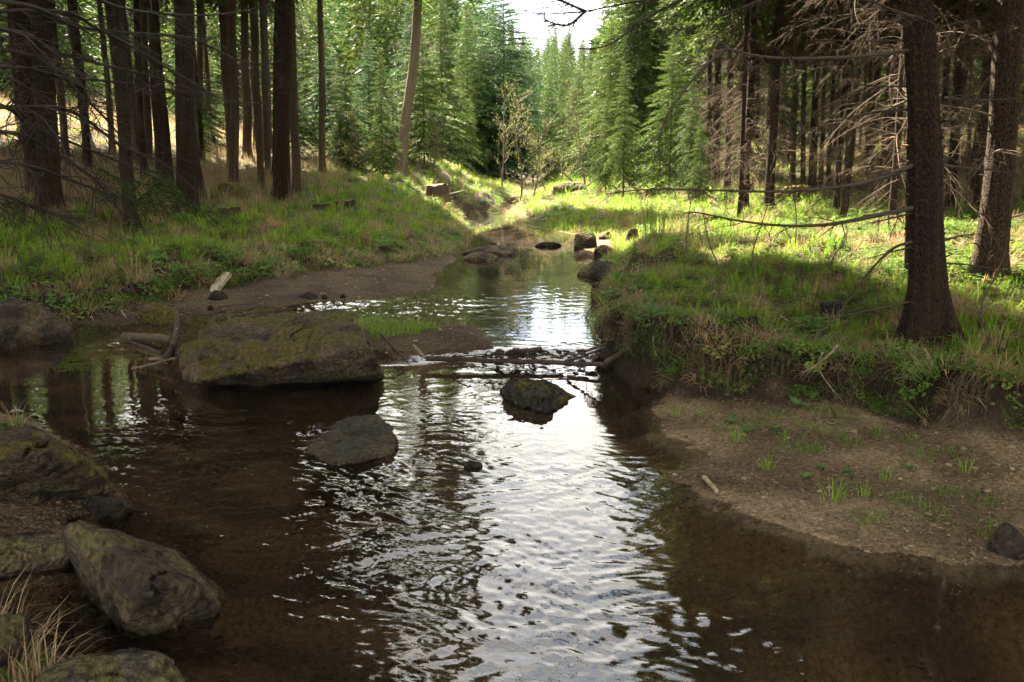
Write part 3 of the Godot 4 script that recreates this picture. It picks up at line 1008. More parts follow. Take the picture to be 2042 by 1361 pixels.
	for k in 14:
		var y := rnd(0.4, 5.5)
		var a := rnd(-1.2, 4.3)
		var d := Vector3(cos(a), rnd(-0.1, 0.25), -sin(a))
		var s := Tris.new()
		var fine := Tris.new()
		var pts := PackedVector3Array([Vector3(0.25 * y / 5.0, y, 0) + d * 0.12])
		for q in 4:
			pts.append(pts[q] + (d + Vector3(0, -0.1 * q, 0)).normalized() * rnd(0.22, 0.4))
		bough(s, smooth_path(pts, 3), 0.013, 0.003, 12, 0.5, Color(0.075, 0.055, 0.038), 5, 2, 0.1, fine)
		twigged(big2, s, fine)
	# the tree just outside the frame on the left whose dead boughs reach in
	var ft := Vector3(-5.6, 0, -6.6)
	ft.y = land(ft.x, ft.z)
	var out_ := tree_at(ft, 0.34, 26.0, Vector3(0.2, 0, 0), "spruce at the left edge reaching dead twiggy boughs over the bank", "", 0, null, brown, 20)
	for b in [
		[[-160, -60, 0.0], [0, 2, 0.8], [130, 46, 1.6], [210, 62, 2.2], [350, 72, 2.8], [400, 84, 3.2], [470, 118, 3.6], [520, 128, 3.9], [560, 122, 4.1]],
		[[-160, 0, 0.0], [0, 58, 0.7], [95, 100, 1.4], [250, 140, 2.0], [330, 160, 2.6], [410, 190, 3.0]],
		[[-160, 100, 0.0], [0, 132, 0.9], [110, 152, 1.5], [240, 165, 2.2], [350, 182, 2.8], [420, 190, 3.2]],
		[[-160, 210, 0.0], [0, 214, 0.7], [140, 222, 1.4], [240, 290, 2.0], [330, 330, 2.6], [400, 390, 3.0]],
		[[-160, 280, 0.0], [0, 322, 0.8], [130, 356, 1.5], [240, 395, 2.1], [350, 412, 2.7]],
		[[-160, 130, 0.0], [-40, 200, 1.0], [60, 250, 1.5], [180, 300, 2.0], [300, 350, 2.6], [370, 400, 3.0]],
		[[-160, 40, 0.0], [60, 20, 1.3], [200, 60, 2.0], [340, 140, 2.8], [450, 200, 3.4], [540, 205, 3.8]],
		[[-160, 60, 0.0], [20, 100, 1.2], [160, 190, 1.8], [230, 260, 2.4], [280, 330, 2.8]],
		[[-160, -120, 0.0], [100, -20, 1.4], [260, 20, 2.4], [420, 30, 3.2], [540, 10, 3.8]],
		[[-160, 330, 0.0], [-40, 380, 0.8], [80, 420, 1.4], [160, 440, 1.8]],
		[[-160, 250, 0.0], [-20, 260, 1.0], [100, 300, 1.7], [200, 370, 2.2], [250, 440, 2.6]]]:
		var pts := PackedVector3Array()
		for q in b:
			pts.append(at_depth(q[0], q[1], 6.0 + q[2] * 0.8) - out_.position)
		pts[0] = Vector3(0.15, pts[0].y, 0)
		var s := Tris.new()
		var fine := Tris.new()
		bough(s, smooth_path(pts, 5), 0.02, 0.004, 40, 0.85, Color(0.038, 0.028, 0.02), 6, 4, 0.1, fine)
		twigged(out_, s, fine)
	for k in 5:
		var c := part(out_, "needle_spray", T.hang[k % 2], M.needle)
		c.position = at_depth(rnd(60, 330), rnd(280, 400), rnd(7.5, 8.6)) - out_.position
		c.rotation = Vector3(rnd(-0.3, 0.3), rnd(0, TAU), rnd(-0.4, 0.0))
		c.set_meta("kind", "stuff")
	# the bough against the sky, from a spruce on the right shore
	var f3 := hit(1275, 352)
	var t3 := thing("spruce_tree", "bushy sunlit spruce with a reddish trunk and boughs sweeping to the ground", "tree", f3)
	part(t3, "trunk", trunk_mesh(0.27, 16.0, Vector3.ZERO, 14, 20, Color(0.15, 0.085, 0.05), 0.4, 6), M.bark)
	var c3 := part(t3, "crown", T.broad, M.needle_pale)
	c3.scale = Vector3(0.85, 1.0, 0.85)
	var ft4 := Vector3(4.3, 0, -12.0)
	ft4.y = land(4.3, -12.0)
	var sky_tree := tree_at(Vector3(8.8, land(8.8, -8.6), -8.6), 0.33, 26.0, Vector3.ZERO, "tall spruce outside the right edge stretching a twiggy bough across the sky", "", 2, null, brown, 18)
	for b in [
		[[2150, -160, 0.0], [1700, -120, 0.3], [1400, -20, 0.6], [1250, 6, 0.8], [1170, 22, 0.9], [1120, 26, 1.0], [1070, 27, 1.1], [1030, 14, 1.2]],
		[[1168, 22, 0.9], [1140, 46, 0.9], [1120, 50, 1.0], [1090, 40, 1.0], [1085, 22, 1.0]],
		[[1168, 22, 0.9], [1120, 2, 0.8], [1080, -12, 0.8], [1020, -25, 0.8]],
		[[1400, -20, 0.6], [1300, 30, 0.5], [1230, 80, 0.5], [1190, 96, 0.5], [1150, 96, 0.5]],
		[[1700, -120, 0.3], [1560, -20, 0.0], [1440, 30, 0.0], [1380, 55, 0.0], [1310, 60, 0.0]]]:
		var pts := PackedVector3Array()
		for q in b:
			pts.append(at_depth(q[0], q[1], 8.6 + q[2]) - sky_tree.position)
		var s := Tris.new()
		var fine := Tris.new()
		bough(s, smooth_path(pts, 5), 0.016, 0.003, 44, 0.45, Color(0.04, 0.03, 0.022), 5, 4, 0.05, fine)
		twigged(sky_tree, s, fine)

	# the stands behind: seeded places, kept clear of the stream and of one another
	var taken := []
	rng.seed = 77
	var tries := 0
	var count := 0
	while count < 66 and tries < 2000:
		tries += 1
		var z := -(17.0 + 45.0 * pow(rng.randf(), 1.4))
		var x := rnd(0.24, 0.66) * -z + rnd(0, 4)
		var p := Vector2(x, z)
		var ok := x > 4.5 + 0.06 * -z
		for q in taken:
			if p.distance_to(q) < 1.7:
				ok = false
				break
		if not ok:
			continue
		taken.append(p)
		count += 1
		tree_at(Vector3(x, land(x, z) - 0.05, z), rnd(0.14, 0.27), rnd(20, 25), Vector3(rnd(-0.6, 0.6), 0, 0), "slender spruce pole crowded with dead boughs in the dark stand beyond the sunlit herbs", "spruce poles of the dark stand", rng.randi() % 3, T.dense[rng.randi() % 4], brown * rnd(0.8, 1.3), 10)
	count = 0
	tries = 0
	while count < 40 and tries < 2000:
		tries += 1
		var z := -rnd(19, 43)
		var x := -rnd(0.24, 0.75) * -z - rnd(0, 4)
		var p := Vector2(x, z)
		var ok := true
		for q in taken:
			if p.distance_to(q) < 2.4:
				ok = false
				break
		if not ok:
			continue
		taken.append(p)
		count += 1
		tree_at(Vector3(x, land(x, z) - 0.05, z), rnd(0.18, 0.34), rnd(22, 28), Vector3(rnd(-0.7, 0.7), 0, 0), "tall bare spruce trunk in the open stand on the left slope", "spruces of the left slope", rng.randi() % 3, T.sparse[rng.randi() % 3], (grey if count % 3 else brown) * rnd(0.8, 1.2), 10)
	# mostly unseen trees added beside and behind the camera to cut the sky light
	for a in [[-7.5, 1.0], [-8.5, -3.0], [-6.5, 5.0], [8.5, -3.0], [9.5, 2.0], [7.5, 7.0], [-10.5, -7.5], [-11.5, -13.5], [11.5, -6.0], [12.5, -12.0], [0.5, 10.0], [-3.5, 9.0], [4.5, 12.0], [9.5, -16.0], [-9.5, -18.0], [-7.8, -22.0], [-12.5, -2.0], [-11.0, 3.0], [-14.0, -10.0], [13.0, -2.0], [12.0, 5.0], [-1.0, 15.0], [-9.0, -15.0], [-3.6, 0.4], [-4.8, -2.6], [-0.6, 4.6], [3.2, 4.4], [6.9, 0.6], [6.8, -2.2], [-6.5, -4.6], [2.0, 7.6], [-5.5, 3.0], [7.6, -5.6]]:
		tree_at(Vector3(a[0], land(a[0], a[1]) - 0.05, a[1]), rnd(0.26, 0.4), rnd(24, 29), Vector3.ZERO, "tall spruce added beside the clearing to shade the foreground pool", "added spruces round the foreground", rng.randi() % 3, T.sparse[rng.randi() % 3], brown, 10)
	rng.seed = 909
	for k in 46:  # ring of unseen trees, added to darken the stands and the stream
		var left := k % 2 == 0
		var z := rnd(-40, 16)
		var x := (-1.0 if left else 1.0) * (maxf(0.62 * maxf(-z, 0.0) + 3.0, 13.0) + rnd(0, 16))
		tree_at(Vector3(x, land(x, z) - 0.05, z), rnd(0.24, 0.38), rnd(24, 28), Vector3.ZERO, "unseen spruce added around the wood to keep the side light off the stream", "added spruces of the surrounding wood", rng.randi() % 3, null, brown, 8)
	# young spruces in the middle distance: pixel of the foot, pixel of the tip, distance, girth, kind, tone
	var greens := [M.needle, M.needle_pale, M.needle_blue]
	for a in [
		[660, 60, 41, 1.1, 0, 2], [700, 95, 38, 1.0, 2, 0], [745, 60, 44, 1.1, 1, 2], [768, 110, 37, 0.9, 2, 0], [850, 55, 43, 1.1, 0, 1], [885, -10, 50, 1.1, 2, 0], [935, 0, 60, 1.0, 0, 1], [915, 125, 56, 0.9, 1, 1], [960, 95, 62, 0.9, 2, 0], [982, 160, 64, 0.8, 1, 1],
		[620, 20, 48, 1.2, 0, 0], [820, 10, 52, 1.1, 0, 2], [790, 150, 40, 0.8, 2, 0], [720, 160, 42, 0.9, 1, 2], [862, 160, 46, 0.8, 3, 0], [940, 190, 56, 0.7, 3, 1], [600, 110, 40, 0.9, 2, 0], [430, 60, 42, 1.1, 2, 1], [420, 150, 36, 1.0, 1, 0],
		[1005, -60, 62, 1.0, 0, 2], [975, -40, 66, 1.1, 2, 2], [1062, 100, 74, 0.9, 0, 2], [1120, 150, 70, 0.9, 1, 0], [1090, 215, 58, 0.8, 2, 1], [1150, 140, 64, 1.0, 2, 0], [1172, 105, 80, 1.0, 0, 1], [1185, 110, 52, 0.9, 1, 1], [1210, 40, 48, 1.0, 2, 1], [1205, 170, 40, 0.8, 0, 1], [1240, 120, 36, 0.8, 1, 1],
		[1330, 60, 38, 1.0, 0, 1], [1370, 120, 33, 0.9, 1, 0], [1350, 20, 45, 1.1, 2, 0], [1300, -40, 52, 1.1, 0, 1], [1400, 40, 44, 1.1, 1, 0], [1470, 90, 40, 1.0, 2, 0], [1520, 30, 50, 1.1, 0, 0], [1390, 230, 30, 0.7, 2, 1]]:
		var z: float = -a[2]
		var x: float = (a[0] - 1021.0) / FOCAL * -z
		var tip := at_depth(a[0], a[1], -z).y
		var tone: int = a[5]
		var size := "tall" if tip > 10.5 else ("medium sized" if tip > 6.0 else "small")
		var kind := "%s %s young spruce" % [size, ["green", "yellow green", "dark bluish"][tone]]
		var where := "behind the leaning pale trunk" if a[0] < 850 else ("behind the tall weathered stump" if a[0] < 1000 else ("beyond the bare alders" if a[0] < 1180 else "round the bushy sunlit spruce"))
		young_at(x, z, tip - land(x, z), a[3], a[4], greens[tone], "%s in the thicket %s" % [kind, where], "%s %s" % [kind, where])
	# bare alders by the bend
	for a in [[1000, 372, 190, 6], [1040, 398, 210, -10], [1062, 396, 240, 30], [1088, 378, 240, -40], [1168, 380, 190, -30], [1160, 378, 260, -130], [985, 350, 220, 10], [1030, 360, 230, 20], [1110, 360, 250, 20], [1140, 358, 210, -10], [1480, 408, 270, 40], [700, 345, 240, 10], [860, 350, 250, 14]]:
		alder(a)
	# the far wood
	far_wood()

func alder(a: Array) -> void:
	var foot := hit(a[0], a[1])
	var depth := -foot.z
	var h: float = (a[1] - a[2]) / FOCAL * depth
	var s := Tris.new()
	var lf := Tris.new()
	var col := Color(0.085, 0.066, 0.045)
	var top := Vector3(float(a[3]) / FOCAL * depth, h, rnd(-0.4, 0.4))
	var pts := smooth_path(PackedVector3Array([Vector3(0, -0.1, 0), top * 0.3 + Vector3(rnd(-0.1, 0.1), 0, 0), top * 0.65 + Vector3(rnd(-0.15, 0.15), 0, 0), top]), 5)
	tube(s, pts, tapered(pts.size(), 0.05, 0.012), 6, col)
	for k in 26:
		var t := rnd(0.22, 1.0)
		var i := clampi(int(t * (pts.size() - 1)), 0, pts.size() - 2)
		var ang := rnd(0, TAU)
		var d := Vector3(cos(ang), rnd(0.5, 1.4), sin(ang))
		var q := twig(s, pts[i], d, h * rnd(0.12, 0.3), 0.014, col, 5, 0.2)
		for j in 5:
			var m := 1 + rng.randi() % 4
			var e := twig(s, q[m], (q[m + 1] - q[m]).normalized() + Vector3(rnd(-0.8, 0.8), rnd(0, 0.7), rnd(-0.8, 0.8)), h * rnd(0.05, 0.13), 0.008, col, 3, 0.25)
			for b in 3:
				var p := e[1 + b % 3] + Vector3(rnd(-0.08, 0.08), rnd(-0.05, 0.08), rnd(-0.08, 0.08))
				var w := Vector3(rnd(-1, 1), rnd(-1, 1), rnd(-1, 1)).normalized() * 0.02
				lf.tri(p - w, p + Vector3(rnd(-0.05, 0.05), 0.06, rnd(-0.05, 0.05)), p + w, Color(0.13, 0.15, 0.04))
	var t := thing("alder_sapling", "thin bare alder with a haze of pale buds near the stream bend", "tree", foot, "bare alders by the bend")
	part(t, "trunk", s.mesh(), M.twig)
	var b := part(t, "buds", lf.mesh(), M.leaf)
	b.set_meta("kind", "stuff")

func scatter(called: String, mesh: Mesh, m: Material, places: Array, tints: PackedColorArray, label: String, category: String) -> void:
	var mm := MultiMesh.new()
	mm.transform_format = MultiMesh.TRANSFORM_3D
	mm.use_colors = tints.size() > 0
	mm.mesh = mesh
	mm.instance_count = places.size()
	for i in places.size():
		mm.set_instance_transform(i, places[i])
		if tints.size():
			mm.set_instance_color(i, tints[i])
	var o := MultiMeshInstance3D.new()
	o.name = numbered(called)
	o.multimesh = mm
	o.material_override = m
	o.set_meta("kind", "stuff")
	o.set_meta("label", label)
	o.set_meta("category", category)
	add_child(o, true)

func far_wood() -> void:
	rng.seed = 404
	var lists := [[], [], []]
	var tints := [PackedColorArray(), PackedColorArray(), PackedColorArray()]
	var n := 0
	while n < 1500:
		var far := 64.0 + 330.0 * pow(rng.randf(), 0.8)
		var x := rnd(-0.66, 0.66) * far
		if far < 105.0 and x > -0.015 * far - 2.0 and x < 0.09 * far:
			continue
		var k := rng.randi() % 3
		var s := rnd(0.7, 1.25) * (0.92 if absf(x - 0.03 * far) < 0.06 * far else 1.0)
		lists[k].append(Transform3D(Basis(Vector3.UP, rnd(0, TAU)).scaled(Vector3(s * rnd(0.85, 1.1), s, s)), Vector3(x, land(x, -far) - 0.4, -far)))
		var w := rnd(0.75, 1.3)
		tints[k].append(Color(w * rnd(0.85, 1.1), w, w * rnd(0.9, 1.2)))
		n += 1
	for k in 3:
		scatter("forest", T.far[k], M.needle, lists[k], tints[k], ["distant spruce wood on the hills closing the valley", "distant spruce wood with open lower boughs on the hills", "distant broad spruces of the wooded hills"][k], "forest")


# ---------------------------------------------------------------- grass, herbs, gravel
func blade(s: Tris, p: Vector3, ang: float, lean: float, l: float, w: float, col: Color, segs := 3) -> void:
	var out := Vector3(cos(ang), 0, sin(ang))
	var side := Vector3(-out.z, 0, out.x) * w * 0.5
	var a := p
	var tilt := lean * 0.3
	for i in segs:
		var b := a + (out * sin(tilt) + Vector3.UP * cos(tilt)) * (l / segs)
		var k0 := 1.0 - float(i) / segs * 0.7
		var k1 := 1.0 - float(i + 1) / segs * 0.7
		if i == segs - 1:
			s.tri(a - side * k0, b, a + side * k0, col)
		else:
			s.tri(a - side * k0, b - side * k1, b + side * k1, col)
			s.tri(a - side * k0, b + side * k1, a + side * k0, col)
		a = b
		tilt += lean * rnd(0.35, 0.6)

func tuft(count: int, spread: float, low: float, high: float, lean: float, w: float, a: Color, b: Color) -> Tris:
	var s := Tris.new()
	for i in count:
		var ang := rnd(0, TAU)
		var r := spread * sqrt(rng.randf())
		blade(s, Vector3(cos(ang) * r, -0.02, sin(ang) * r), ang + rnd(-0.9, 0.9), lean * rnd(0.2, 1.3), rnd(low, high), w * rnd(0.7, 1.3), a.lerp(b, rng.randf()))
	return s

func leaf(s: Tris, p: Vector3, d: Vector3, up: Vector3, l: float, w: float, col: Color) -> void:
	var side := d.cross(up).normalized() * w * 0.5
	var mid := p + d * l * 0.45 + up * l * 0.06
	var tip := p + d * l
	s.tri(p, mid - side, tip, col)
	s.tri(p, tip, mid + side, col * 0.9)

func herb(leaves: int, spread: float, high: float, l: float, w: float, a: Color, b: Color) -> Tris:
	var s := Tris.new()
	for i in leaves:
		var ang := rnd(0, TAU)
		var r := spread * sqrt(rng.randf())
		var p := Vector3(cos(ang) * r, high * rnd(0.3, 1.0), sin(ang) * r)
		var q := ang + rnd(-1.2, 1.2)
		var d := Vector3(cos(q), rnd(-0.35, 0.3), sin(q)).normalized()
		for k in 3:
			var e := d.rotated(Vector3.UP, (k - 1) * 0.95)
			leaf(s, p, e, Vector3.UP, l * rnd(0.7, 1.2), w, a.lerp(b, rng.randf()))
		if i % 2 == 0:
			blade(s, Vector3(cos(ang) * r * 0.6, 0, sin(ang) * r * 0.6), ang, 0.3, p.y, 0.006, a * 0.8, 2)
	return s

func build_plants() -> void:
	rng.seed = 2024
	var green_a := Color(0.095, 0.19, 0.016)
	var green_b := Color(0.2, 0.29, 0.03)
	var deep := Color(0.06, 0.13, 0.018)
	var straw_a := Color(0.3, 0.225, 0.125)
	var straw_b := Color(0.185, 0.125, 0.07)
	var lush := [tuft(24, 0.13, 0.1, 0.24, 1.0, 0.012, green_a, green_b), tuft(22, 0.12, 0.08, 0.2, 1.3, 0.012, deep, green_a), tuft(18, 0.1, 0.14, 0.34, 0.8, 0.013, green_a, green_b)]
	var dry := [tuft(22, 0.12, 0.12, 0.32, 1.5, 0.009, straw_a, straw_b), tuft(18, 0.12, 0.2, 0.45, 1.1, 0.009, straw_a, straw_b), tuft(28, 0.12, 0.18, 0.4, 2.3, 0.009, straw_a, straw_b)]
	var herbs := [herb(16, 0.14, 0.12, 0.055, 0.035, Color(0.07, 0.14, 0.02), Color(0.12, 0.2, 0.03)), herb(12, 0.13, 0.2, 0.07, 0.04, Color(0.05, 0.115, 0.02), Color(0.09, 0.16, 0.03)), herb(26, 0.16, 0.07, 0.04, 0.03, Color(0.15, 0.25, 0.03), Color(0.2, 0.28, 0.05))]
	var stalks := tuft(9, 0.12, 0.5, 0.95, 0.5, 0.006, straw_a, straw_b)
	var places := {}
	var tints := {}
	for k in ["l0", "l1", "l2", "d0", "d1", "d2", "h0", "h1", "h2", "s0"]:
		places[k] = []
		tints[k] = PackedColorArray()
	var n := 0
	while n < 62000:
		n += 1
		var far := 5.2 * exp(rng.randf() * 2.75)
		var x := tan(rnd(-0.72, 0.72)) * far
		var z := -far
		if x < -16.0 and far < 30.0 and rng.randf() < 0.5:
			continue
		var a := info(x, z)
		var db := a.z
		if a.y < 0.02 or db < (-0.05 if far < 17.0 or x < 0.0 else -0.35):
			continue
		var patch := nf.get_noise_2d(x * 0.55 + 20.0, z * 0.55)
		var fine := nf.get_noise_2d(x * 1.7, z * 1.7 + 60.0)
		var right := x > 0.06 * far - 0.6
		var wood := smoothstep(2.6, 6.5, db) if not right else smoothstep(7.0, 13.0, db)
		var k := ""
		var grow := (0.62 + far * 0.016) * rnd(0.75, 1.25)
		if db < 0.55 and right and far > 17.0:
			k = "l%d" % (rng.randi() % 3) if rng.randf() < 0.75 else "d0"
		elif db < 0.55:
			k = "d2" if rng.randf() < 0.2 else ("h%d" % (rng.randi() % 3) if rng.randf() < 0.22 else "l1")
		elif rng.randf() < wood * (0.55 if right else 0.8):
			if rng.randf() < 0.35:
				continue
			k = "s0" if rng.randf() < 0.25 and not right else "d%d" % (rng.randi() % 2)
		elif patch + fine * 0.4 > (0.42 if right else 0.36):
			k = "d%d" % (rng.randi() % 3)
		elif fine > 0.16 or (right and far < 20.0 and db > 3.0 and rng.randf() < 0.7):
			k = "h%d" % (rng.randi() % 3)
		else:
			k = "l%d" % (rng.randi() % 3)
			if rng.randf() < 0.06:
				k = "d%d" % (rng.randi() % 2)
		if right and far < 17.0:
			grow *= 0.78
		var h := a.x
		var up := Vector3.UP
		if db < 0.7:
			var e := 0.12
			up = Vector3(land(x - e, z) - land(x + e, z), 2.0 * e, land(x, z - e) - land(x, z + e)).normalized()
			up = (up + Vector3.UP * 0.5).normalized()
		var b := Basis(Vector3.UP, rnd(0, TAU))
		var q := Quaternion(Vector3.UP, up)
		var push := lip(x, z, db)
		places[k].append(Transform3D(Basis(q) * b.scaled(Vector3.ONE * grow), Vector3(x + push.x, h, z + push.y)))
		var w := rnd(0.72, 1.25)
		tints[k].append(Color(w * rnd(0.9, 1.15), w, w * rnd(0.8, 1.1)))
	for i in 3:
		scatter("grass", lush[i].mesh(), M.grass, places["l%d" % i], tints["l%d" % i], ["short fresh green grass on the banks", "dark green arching grass on the banks", "long fresh green grass blades on the banks"][i], "grass")
		scatter("dry_grass", dry[i].mesh(), M.straw, places["d%d" % i], tints["d%d" % i], ["short straw coloured dead grass among the green", "tall straw coloured dead grass under the trees", "limp brown grass hanging over the bank edges"][i], "dry grass")
		scatter("ground_cover", herbs[i].mesh(), M.leaf, places["h%d" % i], tints["h%d" % i], ["small leaved green herbs covering the banks", "larger leaved green herbs on the banks", "low pale green herbs covering the sunlit ground"][i], "herbs")
	scatter("dry_stalks", stalks.mesh(), M.straw, places["s0"], tints["s0"], "tall dead stalks standing among the trunks", "dry stalks")
	# limp grass and fine roots that curtain the undercut right bank
	var curtain := Tris.new()
	for i in 14:
		var p := Vector3(rnd(-0.15, 0.15), rnd(-0.02, 0.03), rnd(-0.04, 0.04))
		var pts := PackedVector3Array([p])
		var d := Vector3(rnd(-0.2, 0.2), 0.1, 0.8)
		for q in 5:
			d = (d + Vector3(rnd(-0.25, 0.25), -0.55, rnd(-0.2, 0.1))).normalized()
			p += d * rnd(0.05, 0.1)
			pts.append(p)
		tube(curtain, pts, tapered(6, 0.0035, 0.001), 3, straw_a.lerp(Color(0.09, 0.06, 0.035), rng.randf()))
	var hang := []
	var hcol := PackedColorArray()
	var edge := right_poly
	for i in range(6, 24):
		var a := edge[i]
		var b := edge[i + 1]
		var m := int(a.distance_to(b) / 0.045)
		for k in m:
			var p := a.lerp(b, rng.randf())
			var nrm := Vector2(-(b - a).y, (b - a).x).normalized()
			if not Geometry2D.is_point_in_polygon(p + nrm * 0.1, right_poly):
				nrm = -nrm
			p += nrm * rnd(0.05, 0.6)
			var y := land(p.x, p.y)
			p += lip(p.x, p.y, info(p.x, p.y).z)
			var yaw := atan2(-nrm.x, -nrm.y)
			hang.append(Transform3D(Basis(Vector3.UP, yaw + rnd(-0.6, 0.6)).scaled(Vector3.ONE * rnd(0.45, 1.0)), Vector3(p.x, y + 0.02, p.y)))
			var w := rnd(0.2, 0.75)  # tints on the right bank darkened to carry the shade of the undercut
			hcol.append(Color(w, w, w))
	for i in range(1, 14):
		var a := left_poly[i]
		var b := left_poly[i + 1]
		var m := int(a.distance_to(b) / 0.12)
		for k in m:
			var p := a.lerp(b, rng.randf())
			var nrm := Vector2(-(b - a).y, (b - a).x).normalized()
			if not Geometry2D.is_point_in_polygon(p + nrm * 0.1, left_poly):
				nrm = -nrm
			p += nrm * rnd(0.1, 0.9)
			hang.append(Transform3D(Basis(Vector3.UP, atan2(-nrm.x, -nrm.y) + rnd(-0.6, 0.6)).scaled(Vector3.ONE * rnd(0.8, 1.6)), Vector3(p.x, land(p.x, p.y) + 0.02, p.y)))
			var w := rnd(0.6, 1.2)
			hcol.append(Color(w, w, w))
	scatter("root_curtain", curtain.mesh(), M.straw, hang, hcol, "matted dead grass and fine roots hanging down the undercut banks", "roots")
	# pebbles and litter
	var st := []
	var stc := PackedColorArray()
	var lit := []
	var litc := PackedColorArray()
	var pebble := rock_mesh([[Vector3(1, 0.2, 0).normalized(), 0.9], [Vector3(-1, 0.3, 0.2).normalized(), 1.0], [Vector3(0, 1, 0.1).normalized(), 0.55], [Vector3.DOWN, 0.5], [Vector3(0.2, 0.1, 1).normalized(), 0.8], [Vector3(-0.2, 0.2, -1).normalized(), 0.85], [Vector3(0.7, 0.7, 0.3).normalized(), 0.7]], 8, 5, 9.0, 0.5, [g(1), g(0.8), g(0.9), 0.2], 1.0, 1.0)
	n = 0
	while n < 110000:
		n += 1
		var far := 3.0 * exp(rng.randf() * 1.9)
		var x := tan(rnd(-0.7, 0.7)) * far
		var a := info(x, -far)
		if a.y < -0.12 or a.z > 0.0:
			if a.z > 0.6 and rng.randf() < 0.12 and far < 20.0:
				lit.append(Transform3D(Basis.from_euler(Vector3(rnd(-0.3, 0.3), rnd(0, TAU), rnd(-0.3, 0.3))).scaled(Vector3.ONE * rnd(0.5, 1.6)), Vector3(x, a.x + 0.02, -far)))
				var q := rnd(0.5, 1.3)
				litc.append(Color(q, q, q))
			continue
		if a.y > 0.12 and rng.randf() < 0.012:
			lit.append(Transform3D(Basis.from_euler(Vector3(0, rnd(0, TAU), 0)).scaled(Vector3.ONE * rnd(0.3, 0.8)), Vector3(x, a.x + 0.004, -far)))
			litc.append(Color(0.7, 0.7, 0.7) * rnd(0.5, 1.2))
		if a.y < 0.0 and rng.randf() < 0.6:
			continue
		var big := rnd(0.0022, 0.0062) * (1.0 + far * 0.05)
		if rng.randf() < 0.05:
			big *= rnd(1.8, 3.4)
		st.append(Transform3D(Basis.from_euler(Vector3(rnd(-0.4, 0.4), rnd(0, TAU), rnd(-0.4, 0.4))).scaled(Vector3(big, big * rnd(0.5, 0.9), big * rnd(0.7, 1.2))), Vector3(x, a.x + big * 0.1, -far)))
		var t := rng.randf()
		var c := Color(0.075, 0.052, 0.03).lerp(Color(0.25, 0.185, 0.115), t * t)
		stc.append(c * rnd(0.75, 1.15))
	for k in 5200:
		var far := 2.8 * exp(rng.randf() * 1.35)
		var x := tan(rnd(-0.7, 0.7)) * far
		var a := info(x, -far)
		if a.y > 0.05 or a.z > -0.05:
			continue
		var big := 0.005 + 0.016 * pow(rng.randf(), 3.0)
		st.append(Transform3D(Basis.from_euler(Vector3(rnd(-0.3, 0.3), rnd(0, TAU), rnd(-0.3, 0.3))).scaled(Vector3(big, big * rnd(0.4, 0.7), big * rnd(0.7, 1.2))), Vector3(x, a.x + big * 0.1, -far)))
		stc.append(Color(0.05, 0.032, 0.018) * rnd(0.4, 1.6))
	scatter("gravel", pebble, M.pebble, st, stc, "brown grit and gravel strewn over the sandy bars", "gravel")
	var chips := Tris.new()
	for i in 7:
		var p := Vector3(rnd(-0.12, 0.12), rnd(0, 0.02), rnd(-0.12, 0.12))
		twig(chips, p, Vector3(rnd(-1, 1), rnd(-0.1, 0.3), rnd(-1, 1)), rnd(0.05, 0.2), 0.0025, Color(0.16, 0.11, 0.07) * rnd(0.5, 1.5), 3, 0.25)
	for i in 5:
		var p := Vector3(rnd(-0.12, 0.12), 0.01, rnd(-0.12, 0.12))
		var d := Vector3(rnd(-1, 1), rnd(-0.2, 0.3), rnd(-1, 1)).normalized()
		leaf(chips, p, d, Vector3.UP, 0.05, 0.03, Color(0.2, 0.125, 0.06))
	scatter("leaf_litter", chips.mesh(), M.straw, lit, litc, "dead leaves and broken twigs lying on the banks", "litter")
	single_plants(green_a, green_b, straw_a, straw_b, deep)

